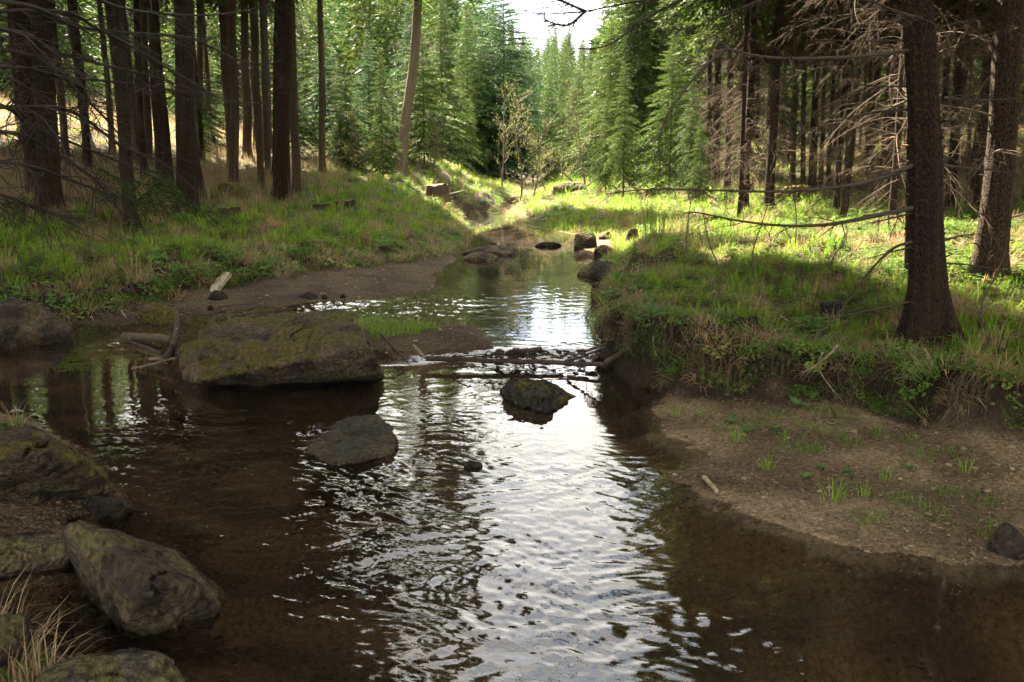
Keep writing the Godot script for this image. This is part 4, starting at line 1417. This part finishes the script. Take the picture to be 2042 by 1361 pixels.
func single_plants(green_a: Color, green_b: Color, straw_a: Color, straw_b: Color, deep: Color) -> void:
	# tufts one can count on the sandy bar
	var kinds := [tuft(70, 0.13, 0.05, 0.14, 1.2, 0.006, deep, green_a), tuft(46, 0.08, 0.05, 0.12, 1.0, 0.005, deep, green_a), tuft(26, 0.05, 0.07, 0.17, 0.8, 0.005, green_a, green_b)]
	for a in [[1855, 1030, 0], [1840, 912, 1], [1590, 895, 0], [1700, 888, 1], [1640, 820, 0], [1720, 990, 2], [1965, 1002, 1], [1975, 1060, 1], [1735, 1040, 1], [1770, 955, 2], [1680, 970, 1], [1560, 870, 1], [1500, 850, 0], [1440, 860, 1], [1350, 830, 2], [1900, 905, 1], [1530, 935, 2], [1810, 880, 1], [1660, 1000, 2], [1470, 838, 1], [1600, 850, 1], [1650, 860, 0], [1750, 870, 1], [1540, 835, 0], [1680, 830, 0], [1400, 835, 1], [1880, 985, 1], [1930, 940, 2], [1620, 905, 1], [1790, 1000, 1], [1470, 880, 2]]:
		var p := hit(a[0], a[1])
		var k: int = a[2]
		var t := thing("grass_tuft", ["broad low cushion of green grass growing out of the sandy bar", "small tuft of green grass on the sandy bar", "thin sprig of grass blades on the sandy bar"][k], "grass tuft", p, ["grass cushions on the bar", "small tufts on the bar", "grass sprigs on the bar"][k])
		var b := part(t, "blades", kinds[k].mesh(), M.grass)
		b.rotation.y = rnd(0, TAU)
		b.scale = Vector3.ONE * rnd(0.8, 1.25)
		b.set_meta("kind", "stuff")
	# leafy rosettes
	for a in [[1490, 862, 0.09], [1545, 858, 0.08], [1640, 938, 0.07], [1605, 955, 0.06], [1690, 945, 0.06], [1810, 935, 0.06], [1590, 812, 0.11], [1620, 800, 0.12], [1460, 845, 0.08]]:
		var p := hit(a[0], a[1])
		var s := Tris.new()
		var l: float = a[2]
		for i in 9:
			var q := rnd(0, TAU)
			leaf(s, Vector3(0, 0.005, 0), Vector3(cos(q), rnd(0.1, 0.8), sin(q)).normalized(), Vector3.UP, l * rnd(0.7, 1.2), l * 0.42, Color(0.06, 0.12, 0.03).lerp(Color(0.1, 0.165, 0.05), rng.randf()))
		var t := thing("leafy_plant", "small leafy rosette sprouting from the sandy bar", "plant", p, "leafy rosettes on the bar")
		part(t, "leaves", s.mesh(), M.leaf).set_meta("kind", "stuff")
	var dock := thing("leafy_plant", "broad leaved plant in front of the big trunk's flared foot", "plant", hit(1842, 742))
	for i in 8:
		var s := Tris.new()
		var q := rnd(0, TAU)
		var d := Vector3(cos(q), rnd(0.25, 1.3), sin(q)).normalized()
		leaf(s, Vector3(0, 0.02, 0) + d * 0.05, d, Vector3.UP, rnd(0.12, 0.2), 0.075, Color(0.1, 0.17, 0.06))
		part(dock, "leaf", s.mesh(), M.leaf)
	for a in [[1250, 660, 0.16], [1290, 668, 0.13], [1330, 640, 0.15], [1310, 605, 0.13], [1560, 700, 0.15], [1600, 672, 0.16], [1520, 720, 0.16], [1700, 655, 0.14], [1475, 700, 0.14], [1580, 800, 0.13], [420, 560, 0.3], [470, 570, 0.26], [360, 565, 0.28], [455, 535, 0.3], [510, 548, 0.26]]:
		var p := hit(a[0], a[1])
		var h: float = a[2]
		var left: bool = a[0] < 900
		var t := thing("leafy_plant", "leafy green herb clump on the left bank above the plank" if left else "leafy green herb clump hanging on the undercut right bank", "plant", p, "herbs above the plank" if left else "herbs on the undercut bank")
		part(t, "leaves", herb(34, h * 0.8, h, h * 0.24, h * 0.15, Color(0.06, 0.13, 0.02), Color(0.12, 0.2, 0.035)).mesh(), M.leaf).set_meta("kind", "stuff")
	# tussocks of dead grass
	for a in [[615, 452, 0.5, "straw brown grass tussock below the tree stumps"], [926, 470, 0.42, "rusty brown grass tussock overhanging the stream bend"], [900, 458, 0.34, "straw tussock on the bank above the stream bend"], [565, 552, 0.5, "shaggy brown tussock on the left bank above the mud"], [275, 560, 0.55, "shaggy dead grass mop hanging down the left bank"], [190, 555, 0.5, "dead grass mop on the shaded left bank"], [560, 388, 0.45, "dry brown fern clump at the foot of the close trunks"], [1330, 700, 0.26, "pale dead grass mop at the lip of the undercut right bank"], [1400, 668, 0.28, "pale bent grass heap round the sapling on the right bank"], [1400, 470, 0.4, "dead grass heap in the sedges on the right bank"], [1060, 430, 0.6, "small straw tussock in the bright grass"], [820, 640, 0.2, "hanging dead grass at the end of the mid stream bar"]]:
		var p := hit(a[0], a[1])
		var h: float = a[2]
		var t := thing("grass_tussock", a[3], "tussock", p)
		part(t, "blades", tuft(150, h * 0.34, h * 0.5, h * 1.15, 2.0, 0.007, straw_a, straw_b).mesh(), M.straw).set_meta("kind", "stuff")
	for k in 46:
		var far := rnd(8.0, 26.0)
		var x := tan(rnd(-0.6, 0.6)) * far
		var q := info(x, -far)
		if q.z < 0.35 or q.z > 5.0:
			continue
		var h := rnd(0.16, 0.3) + far * 0.006
		var right := x > 0.5
		var push := lip(x, -far, q.z)
		var t := thing("grass_tussock", "tousled hummock of half dead grass on the %s bank" % ("right" if right else "left"), "tussock", Vector3(x + push.x, q.x, -far + push.y), "hummocks of the %s bank" % ("right" if right else "left"))
		part(t, "dry_blades", tuft(110, h * 0.5, h * 0.5, h * 1.3, 2.4, 0.009, straw_a, straw_b).mesh(), M.straw).set_meta("kind", "stuff")
		part(t, "green_blades", tuft(50, h * 0.55, h * 0.4, h * 1.0, 1.3, 0.011, deep, green_a).mesh(), M.grass).set_meta("kind", "stuff")
	for a in [[1270, 462, 0.75], [1310, 480, 0.8], [1345, 470, 0.7], [1290, 440, 0.7], [1240, 450, 0.6], [1095, 452, 0.4], [1380, 500, 0.6]]:
		var p := hit(a[0], a[1])
		var h: float = a[2]
		var t := thing("sedge_clump", "upright dark green sedge clump on the right shore near the stones", "sedge", p, "sedges on the right shore")
		part(t, "blades", tuft(70, h * 0.3, h * 0.5, h * 1.1, 0.5, 0.011, deep, straw_b).mesh(), M.grass).set_meta("kind", "stuff")
	# grass on the mid stream bar
	for a in [[745, 655, 0.2], [790, 652, 0.22], [830, 655, 0.18], [860, 656, 0.13], [770, 668, 0.2], [730, 642, 0.18], [810, 664, 0.18]]:
		var p := hit(a[0], a[1])
		var h: float = a[2]
		var t := thing("grass_tuft", "fresh green tuft growing on the mid stream bar beside the huge boulder", "grass tuft", p, "tufts on the mid stream bar")
		part(t, "blades", tuft(90, h * 0.9, h * 0.5, h * 1.0, 1.2, 0.009, green_a, green_b).mesh(), M.grass).set_meta("kind", "stuff")
	# foreground grass at the left edge
	for a in [[20, 1361, 0.42, 90], [70, 1390, 0.36, 60], [-20, 1290, 0.4, 60]]:
		var p := hit(a[0], a[1])
		var t := thing("grass_tussock", "straw and green grass clump in the foreground beside the flat grey rock", "tussock", p, "foreground grass clumps")
		var n: int = a[3]
		part(t, "dry_blades", tuft(n, 0.12, 0.16, a[2], 1.5, 0.006, straw_a, straw_b).mesh(), M.straw).set_meta("kind", "stuff")
		part(t, "green_blades", tuft(n / 2, 0.12, 0.08, 0.2, 1.0, 0.006, deep, green_a).mesh(), M.grass).set_meta("kind", "stuff")
	var top := on_level(25, 845, 0.52)
	var tt := thing("grass_tussock", "dead grass stalks growing on top of the squared boulder", "tussock", top)
	part(tt, "dry_blades", tuft(14, 0.05, 0.12, 0.3, 1.4, 0.005, straw_a, straw_b).mesh(), M.straw).set_meta("kind", "stuff")
	part(tt, "green_blades", tuft(40, 0.1, 0.04, 0.1, 1.0, 0.006, deep, green_a).mesh(), M.grass).set_meta("kind", "stuff")
	# saplings and bare shrubs on the right bank
	for a in [[1425, 615, 430, -30, "bare forked sapling on the right bank above the undercut"], [1370, 525, 330, 10, "thin upright bare sapling beside the sedges"], [1585, 505, 290, -40, "bare forked sapling in the sunlit herbs"], [1660, 560, 440, 20, "dark twiggy dead shrub in the sunlit herbs"], [1960, 660, 500, 30, "dead twiggy shrub between the big trunks"], [1505, 560, 400, 20, "low twiggy shrub on the right bank"]]:
		var p := hit(a[0], a[1])
		var h: float = (a[1] - a[2]) / FOCAL * -p.z
		var s := Tris.new()
		var pts := smooth_path(PackedVector3Array([Vector3(0, -0.05, 0), Vector3(rnd(-0.05, 0.05), h * 0.35, 0), Vector3(rnd(-0.05, 0.05) + float(a[3]) / FOCAL * -p.z * 0.5, h * 0.7, 0.05), Vector3(float(a[3]) / FOCAL * -p.z, h, 0)]), 4)
		bough(s, pts, 0.012, 0.003, 14, h * 0.5, Color(0.075, 0.055, 0.04), 5, 3, -0.06)
		part(thing("sapling", a[4], "sapling", p), "stems", s.mesh(), M.twig)


# ---------------------------------------------------------------- dead wood
func stick(parent: Node3D, called: String, list: Array, r0: float, r1: float, col: Color, twigs := 0) -> void:
	# list: [pixel x, pixel y, height above the water]
	var pts := PackedVector3Array()
	for a in list:
		pts.append(on_level(a[0], a[1], a[2]) - parent.position)
	var s := Tris.new()
	var path := smooth_path(pts, 5)
	for i in path.size():
		path[i] += Vector3(rnd(-1, 1), rnd(-1, 1), rnd(-1, 1)) * r0 * 0.25
	if twigs:
		bough(s, path, r0, r1, twigs, 0.3, col, 7, 2)
	else:
		tube(s, path, tapered(path.size(), r0, r1), 8, col)
	for e in [0, path.size() - 1]:
		var r := r0 if e == 0 else r1
		var t := (path[1] - path[0]).normalized() if e == 0 else (path[path.size() - 1] - path[path.size() - 2]).normalized()
		var f := frame_of(t)
		for k in 8:
			var d0: Vector3 = (f[0] * cos(TAU * k / 8.0) + f[1] * sin(TAU * k / 8.0)) * r
			var d1: Vector3 = (f[0] * cos(TAU * (k + 1) / 8.0) + f[1] * sin(TAU * (k + 1) / 8.0)) * r
			s.tri(path[e], path[e] + d0, path[e] + d1, col * 1.2)
	part(parent, called, s.mesh(), M.drift)

func lone_stick(called: String, list: Array, r0: float, r1: float, col: Color, label: String, twigs := 0, group := "") -> void:
	var t := thing(called, label, "driftwood", on_level(list[0][0], list[0][1], list[0][2]), group)
	stick(t, "stem", list, r0, r1, col, twigs)

func stump(px: float, py: float, wide: float, high: float, label: String, col: Color) -> void:
	var p := hit(px, py)
	var d := wide / FOCAL * -p.z
	var h := high / FOCAL * -p.z
	var t := thing("tree_stump", label, "stump", p)
	var s := Tris.new()
	var cap := Tris.new()
	var n := 20
	var sd := rnd(0, 99)
	for i in n:
		var q := []
		for k in [i, i + 1]:
			var a: float = TAU * (k % n) / n
			var r := d * 0.5 * (1.0 + nz.get_noise_2d(cos(a) * 2.0 + sd, sin(a) * 2.0) * 0.2)
			var dir := Vector3(cos(a), 0, -sin(a))
			var top := h * (1.0 + nz.get_noise_2d(cos(a) * 3.0 + sd, sin(a) * 3.0 + 7.0) * 0.16) + dir.x * h * 0.08
			q.append([dir * r * 1.3 + Vector3(0, -0.1, 0), dir * r * 1.04 + Vector3(0, h * 0.35, 0), dir * r + Vector3(0, top, 0)])
		for m in 2:
			s.tri(q[0][m], q[0][m + 1], q[1][m + 1], col)
			s.tri(q[0][m], q[1][m + 1], q[1][m], col)
		cap.tri(Vector3(0, h * 1.0, 0), q[1][2], q[0][2], Color(0.07, 0.055, 0.04))
	part(t, "side", s.mesh(), M.bark)
	part(t, "cut_face", cap.mesh(), M.cutwood if col.r > 0.05 else M.bark)

func build_dead_wood() -> void:
	rng.seed = 31
	var old := Color(0.055, 0.04, 0.028)
	var bare := Color(0.3, 0.245, 0.175)
	var mid := Color(0.14, 0.1, 0.065)
	stump(870, 398, 42, 28, "tall weathered stump by the stream bend", Color(0.16, 0.11, 0.065))
	stump(688, 416, 40, 15, "low broad stump in the green grass", Color(0.09, 0.065, 0.04))
	stump(640, 415, 36, 8, "flat rotten stump next to the low broad one", Color(0.08, 0.055, 0.035))
	stump(456, 432, 42, 17, "mossy topped stump near the thickest trunk", Color(0.1, 0.08, 0.04))
	stump(706, 372, 20, 14, "small stump among the dry stalks", Color(0.13, 0.09, 0.055))
	stump(690, 375, 24, 4, "freshly cut pale stump flush with the grass", Color(0.2, 0.15, 0.1))
	stump(1655, 640, 40, 36, "squat dark stump in the grass left of the big trunk's boughs", Color(0.045, 0.032, 0.024))
	# the log across the stream and what has caught on it
	var dam := thing("fallen_log", "thin dark log lying across the stream as a little dam", "log", on_level(860, 718, 0.08))
	stick(dam, "trunk", [[850, 716, 0.09], [940, 718, 0.09], [1060, 722, 0.08], [1130, 724, 0.08], [1205, 728, 0.09]], 0.028, 0.022, old)
	stick(dam, "branch", [[1130, 722, 0.1], [1170, 708, 0.2], [1210, 692, 0.3]], 0.014, 0.008, old, 4)
	var snag := thing("debris_heap", "tangle of black twigs and bark caught on the log dam", "debris", on_level(1000, 712, 0.12))
	for k in 26:
		var c := rnd(870, 1085)
		var e := rnd(-70, 70)
		var y := rnd(0.05, 0.19)
		stick(snag, "twig", [[c - e * 0.5, rnd(706, 718), y], [c, rnd(696, 712), y + 0.04], [c + e * 0.6, rnd(700, 716), y]], rnd(0.004, 0.011), 0.003, old * rnd(0.5, 1.0), 3)
	lone_stick("driftwood", [[1010, 706, 0.12], [1050, 700, 0.17], [1082, 695, 0.2]], 0.03, 0.02, old, "ragged black lump of rotten wood on the log dam", 3)
	lone_stick("driftwood", [[800, 672, 0.16], [826, 692, 0.12], [848, 716, 0.03]], 0.016, 0.026, Color(0.2, 0.16, 0.115), "pale broken root stub dipping into the pool beside the bar")
	lone_stick("driftwood", [[760, 668, 0.25], [790, 700, 0.14], [815, 725, 0.02]], 0.014, 0.008, old, "dark root hanging from the end of the mid stream bar", 8)
	# wood leaning on the huge boulder
	lone_stick("driftwood", [[246, 672, 0.06], [290, 672, 0.07], [340, 678, 0.08]], 0.05, 0.045, Color(0.09, 0.068, 0.045), "thick driftwood log end stuck against the huge boulder")
	lone_stick("driftwood", [[352, 602, 0.55], [353, 640, 0.4], [345, 690, 0.22], [330, 720, 0.03]], 0.012, 0.055, old, "upright black snag of roots at the boulder's end", 12)
	lone_stick("driftwood", [[352, 655, 0.36], [345, 680, 0.24], [337, 695, 0.18]], 0.006, 0.004, Color(0.35, 0.3, 0.22), "thin pale peeled stick against the black snag")
	lone_stick("driftwood", [[262, 736, 0.0], [300, 728, 0.05], [350, 714, 0.12]], 0.016, 0.012, mid, "brown stick pointing from the boulder into the pool", 3)
	lone_stick("driftwood", [[255, 682, 0.05], [290, 692, 0.05], [320, 704, 0.05]], 0.012, 0.01, old, "dark thin stick beneath the driftwood log end", 2)
	lone_stick("driftwood", [[300, 716, 0.02], [330, 716, 0.06], [360, 702, 0.1]], 0.02, 0.016, mid, "short brown stick under the black snag", 4)
	# left shore
	var plank := thing("plank", "weathered grey plank leaning on the left shore", "plank", on_level(418, 598, 0.12))
	var a := on_level(409, 598, 0.1) - plank.position
	var b := on_level(453, 546, 0.42) - plank.position
	var w := (on_level(424, 600, 0.1) - on_level(407, 598, 0.1)) * 0.62
	var box := Tris.new()
	var th := (b - a).cross(w).normalized() * 0.028
	if th.y < 0.0:
		th = -th
	var cs := [a - w, a + w, b + w * 0.75, b - w * 0.75]
	for f in [[cs[0] + th, cs[1] + th, cs[2] + th, cs[3] + th], [cs[0] - th, cs[3] - th, cs[2] - th, cs[1] - th], [cs[0] - th, cs[1] - th, cs[1] + th, cs[0] + th], [cs[1] - th, cs[2] - th, cs[2] + th, cs[1] + th], [cs[2] - th, cs[3] - th, cs[3] + th, cs[2] + th], [cs[3] - th, cs[0] - th, cs[0] + th, cs[3] + th]]:
		box.tri(f[0], f[2], f[1], Color(0.36, 0.31, 0.23))
		box.tri(f[0], f[3], f[2], Color(0.36, 0.31, 0.23))
	part(plank, "board", box.mesh(), M.drift)
	lone_stick("driftwood", [[378, 592, 0.08], [400, 578, 0.15], [432, 562, 0.28], [446, 556, 0.36]], 0.018, 0.012, bare, "curved pale stick crossing the plank")
	lone_stick("driftwood", [[384, 590, 0.1], [405, 582, 0.12], [418, 578, 0.14]], 0.03, 0.025, mid, "short brown log piece behind the plank")
	lone_stick("driftwood", [[155, 630, 0.06], [172, 610, 0.16], [190, 598, 0.24]], 0.025, 0.012, bare, "pale bent branch end at the foot of the left bank", 2)
	for k in 16:
		var x := rnd(130, 330)
		var y := rnd(610, 640)
		lone_stick("driftwood", [[x, y, 0.06], [x + rnd(-30, 30), y - rnd(5, 22), 0.14], [x + rnd(-60, 60), y - rnd(0, 26), 0.18]], rnd(0.006, 0.016), 0.004, (bare if k % 5 == 0 else mid) * rnd(0.5, 1.0), "thin stick in the heap of driftwood under the left bank", 2, "sticks under the left bank")
	lone_stick("driftwood", [[436, 612, 0.1], [480, 608, 0.12], [525, 604, 0.1]], 0.014, 0.008, old, "dark stick lying along the muddy shore", 2)
	lone_stick("driftwood", [[588, 577, 0.13], [598, 573, 0.15], [636, 577, 0.13]], 0.012, 0.007, mid, "bent twig lying on the mud above the clods")
	lone_stick("driftwood", [[572, 565, 0.16], [578, 558, 0.2], [579, 552, 0.25]], 0.01, 0.007, bare, "small curved pale stick at the edge of the mud")
	lone_stick("driftwood", [[875, 392, 1.0], [900, 386, 1.1], [930, 379, 1.2], [928, 384, 1.1]], 0.02, 0.012, bare, "bent straw coloured branch beside the tall weathered stump")
	# right shore
	lone_stick("driftwood", [[1403, 951, 0.06], [1416, 964, 0.06], [1430, 980, 0.06]], 0.015, 0.012, Color(0.33, 0.25, 0.16), "short peeled stick lying on the sandy bar")
	lone_stick("driftwood", [[1303, 672, 0.5], [1304, 694, 0.38], [1311, 710, 0.3], [1319, 722, 0.24]], 0.007, 0.005, Color(0.5, 0.46, 0.38), "pale curved root hanging in the dark undercut")
	lone_stick("driftwood", [[1522, 598, 0.66], [1545, 622, 0.62], [1572, 640, 0.6]], 0.008, 0.004, Color(0.45, 0.4, 0.32), "thin bleached stick in the grass near the squat stump")
	lone_stick("driftwood", [[1210, 600, 0.12], [1238, 570, 0.35], [1262, 545, 0.5], [1280, 520, 0.6]], 0.02, 0.012, Color(0.16, 0.12, 0.075), "bent root leaning from the right bank into the water", 4)
	lone_stick("driftwood", [[1192, 600, 0.12], [1225, 585, 0.28], [1280, 570, 0.5]], 0.012, 0.008, Color(0.22, 0.17, 0.12), "straight grey stick propped on the right bank", 3)
	lone_stick("driftwood", [[1170, 700, 0.12], [1220, 680, 0.2], [1280, 630, 0.5]], 0.016, 0.01, mid, "long brown root running up the right bank from the log", 6)
	lone_stick("driftwood", [[1200, 730, 0.05], [1235, 705, 0.2], [1270, 680, 0.42]], 0.03, 0.016, Color(0.1, 0.075, 0.05), "thick root propping the undercut bank at the log's end", 6)
	lone_stick("driftwood", [[1205, 622, 0.12], [1212, 640, 0.12], [1200, 650, 0.11]], 0.012, 0.008, old, "black hooked twig at the waterline", 3)
	lone_stick("driftwood", [[1670, 690, 0.65], [1640, 720, 0.5], [1600, 745, 0.35]], 0.012, 0.006, Color(0.28, 0.22, 0.15), "grey broken branch lying down the right bank", 4)
	lone_stick("driftwood", [[1640, 705, 0.6], [1635, 740, 0.4], [1680, 800, 0.15]], 0.008, 0.004, Color(0.3, 0.25, 0.18), "thin pale root trailing down the right bank", 3)
	lone_stick("driftwood", [[1690, 800, 0.12], [1670, 830, 0.1], [1650, 800, 0.3]], 0.012, 0.006, mid, "crooked root where the bank meets the sandy bar", 4)
	# stones and scraps in the shallow water above the log
	var bits := []
	var bc := PackedColorArray()
	var lump := rock_mesh([[Vector3(1, 0.2, 0).normalized(), 0.9], [Vector3(-1, 0.3, 0.2).normalized(), 1.0], [Vector3(0, 1, 0.1).normalized(), 0.6], [Vector3.DOWN, 0.5], [Vector3(0.2, 0.1, 1).normalized(), 0.8], [Vector3(-0.2, 0.2, -1).normalized(), 0.85]], 10, 6, 7.0, 1.2, [g(1), g(0.7), g(0.9), 0.2], 4.0, 1.0)
	for k in 150:
		var p := on_level(rnd(985, 1205), rnd(684, 716), 0.09)
		var s := rnd(0.008, 0.03)
		bits.append(Transform3D(Basis(Vector3.UP, rnd(0, TAU)).scaled(Vector3(s * 1.5, s * 0.7, s)), p))
		bc.append(Color(0.05, 0.038, 0.026) * rnd(0.5, 1.3))
	scatter("shallow_stones", lump, M.pebble, bits, bc, "dark little stones and leaf scraps breaking the shallow water above the log", "gravel")


# ---------------------------------------------------------------- the scene
func sky_image(to_sun: Vector3) -> Image:
	var im := Image.create(768, 384, false, Image.FORMAT_RGBF)
	var cl := FastNoiseLite.new()
	cl.noise_type = FastNoiseLite.TYPE_SIMPLEX_SMOOTH
	cl.frequency = 1.0
	cl.fractal_octaves = 5
	cl.fractal_gain = 0.55
	cl.seed = 12
	for j in 384:
		var el := (0.5 - (j + 0.5) / 384.0) * PI
		for i in 768:
			var az := (i + 0.5) / 768.0 * TAU
			var d := Vector3(cos(el) * sin(az), sin(el), cos(el) * cos(az))
			var k := 1.6 / (maxf(d.y, 0.0) + 0.35)
			var n := cl.get_noise_3d(d.x * k, d.y * 1.5, d.z * k)
			var cover := smoothstep(-0.4, 0.02, n)
			var blue := Color(0.6, 0.7, 0.86).lerp(Color(0.85, 0.92, 1.0), exp(-maxf(d.y, 0.0) * 5.0))
			var white := Color(1.18, 1.13, 1.03) * (0.92 + 0.25 * cl.get_noise_3d(d.x * k * 2.2 + 9.0, d.y, d.z * k * 2.2))
			var c := blue.lerp(white, cover)
			var off := acos(clampf(d.dot(to_sun), -1.0, 1.0))
			c *= 1.0 + 4.5 * exp(-pow(off / 0.6, 2.0))
			im.set_pixel(i, j, c)
	return im

func _ready() -> void:
	rng.seed = 5
	nz.noise_type = FastNoiseLite.TYPE_SIMPLEX_SMOOTH
	nz.frequency = 1.0
	nz.fractal_type = FastNoiseLite.FRACTAL_NONE
	nz.seed = 3
	nf.noise_type = FastNoiseLite.TYPE_SIMPLEX_SMOOTH
	nf.frequency = 1.0
	nf.fractal_octaves = 4
	nf.seed = 8
	nc.noise_type = FastNoiseLite.TYPE_CELLULAR
	nc.frequency = 1.0
	nc.fractal_type = FastNoiseLite.FRACTAL_NONE
	nc.cellular_return_type = FastNoiseLite.RETURN_DISTANCE
	nc.seed = 21
	var cam := Camera3D.new()
	cam.name = "camera"
	cam.fov = rad_to_deg(2.0 * atan(680.5 / FOCAL))
	cam.near = 0.05
	cam.far = 2000.0
	cam.position = EYE
	cam.rotation = Vector3(-PITCH, 0, 0)
	cam.current = true
	add_child(cam)
	var az := deg_to_rad(-28.0)
	var el := deg_to_rad(47.0)
	var to_sun := Vector3(sin(az) * cos(el), sin(el), -cos(az) * cos(el))
	var env := Environment.new()
	env.background_mode = Environment.BG_SKY
	var pano := PanoramaSkyMaterial.new()
	pano.panorama = ImageTexture.create_from_image(sky_image(to_sun))
	pano.energy_multiplier = 0.3
	env.sky = Sky.new()
	env.sky.sky_material = pano
	env.tonemap_mode = Environment.TONE_MAPPER_LINEAR
	env.tonemap_exposure = 15.0
	env.fog_enabled = true
	env.fog_density = 0.00003
	env.fog_light_color = Color(0.8, 0.9, 1.0)
	env.sdfgi_enabled = true
	env.ssao_enabled = true
	env.ssil_enabled = true
	var we := WorldEnvironment.new()
	we.name = "world"
	we.environment = env
	add_child(we)
	var sun := DirectionalLight3D.new()
	sun.name = "sun"
	sun.light_energy = 1.6
	sun.light_color = Color(1.0, 0.94, 0.83)
	sun.light_angular_distance = 0.5
	sun.shadow_enabled = true
	sun.look_at_from_position(Vector3.ZERO, -to_sun, Vector3.UP)
	add_child(sun)

	make_materials()
	M.needle.albedo_color = Color(0.86, 0.88, 0.82)
	M.needle_pale = leafy(1.0)
	M.needle_pale.albedo_color = Color(0.9, 0.92, 0.8)  # a touch paler and yellower than the plain needle tint
	M.needle_blue = leafy(0.9)
	M.needle_blue.albedo_color = Color(0.75, 0.9, 0.98)
	make_lines()
	make_grid()
	print("grid ", Time.get_ticks_msec())
	build_ground()
	print("ground ", Time.get_ticks_msec())
	build_water()
	print("water ", Time.get_ticks_msec())
	build_rocks()
	print("rocks ", Time.get_ticks_msec())
	var hang := Tris.new()
	hang.add(spray(20, 0.045, 0.7, 0.5, 0.02), Transform3D(Basis().scaled(Vector3.ONE * 0.9), Vector3.ZERO))
	var hang2 := Tris.new()
	hang2.add(spray(18, 0.05, 0.8, 0.3, 0.02), Transform3D(Basis().scaled(Vector3.ONE * 0.8), Vector3.ZERO))
	T.hang = [hang.mesh(), hang2.mesh()]
	build_trees()
	print("trees ", Time.get_ticks_msec())
	build_plants()
	print("plants ", Time.get_ticks_msec())
	build_dead_wood()
	print("done ", Time.get_ticks_msec())
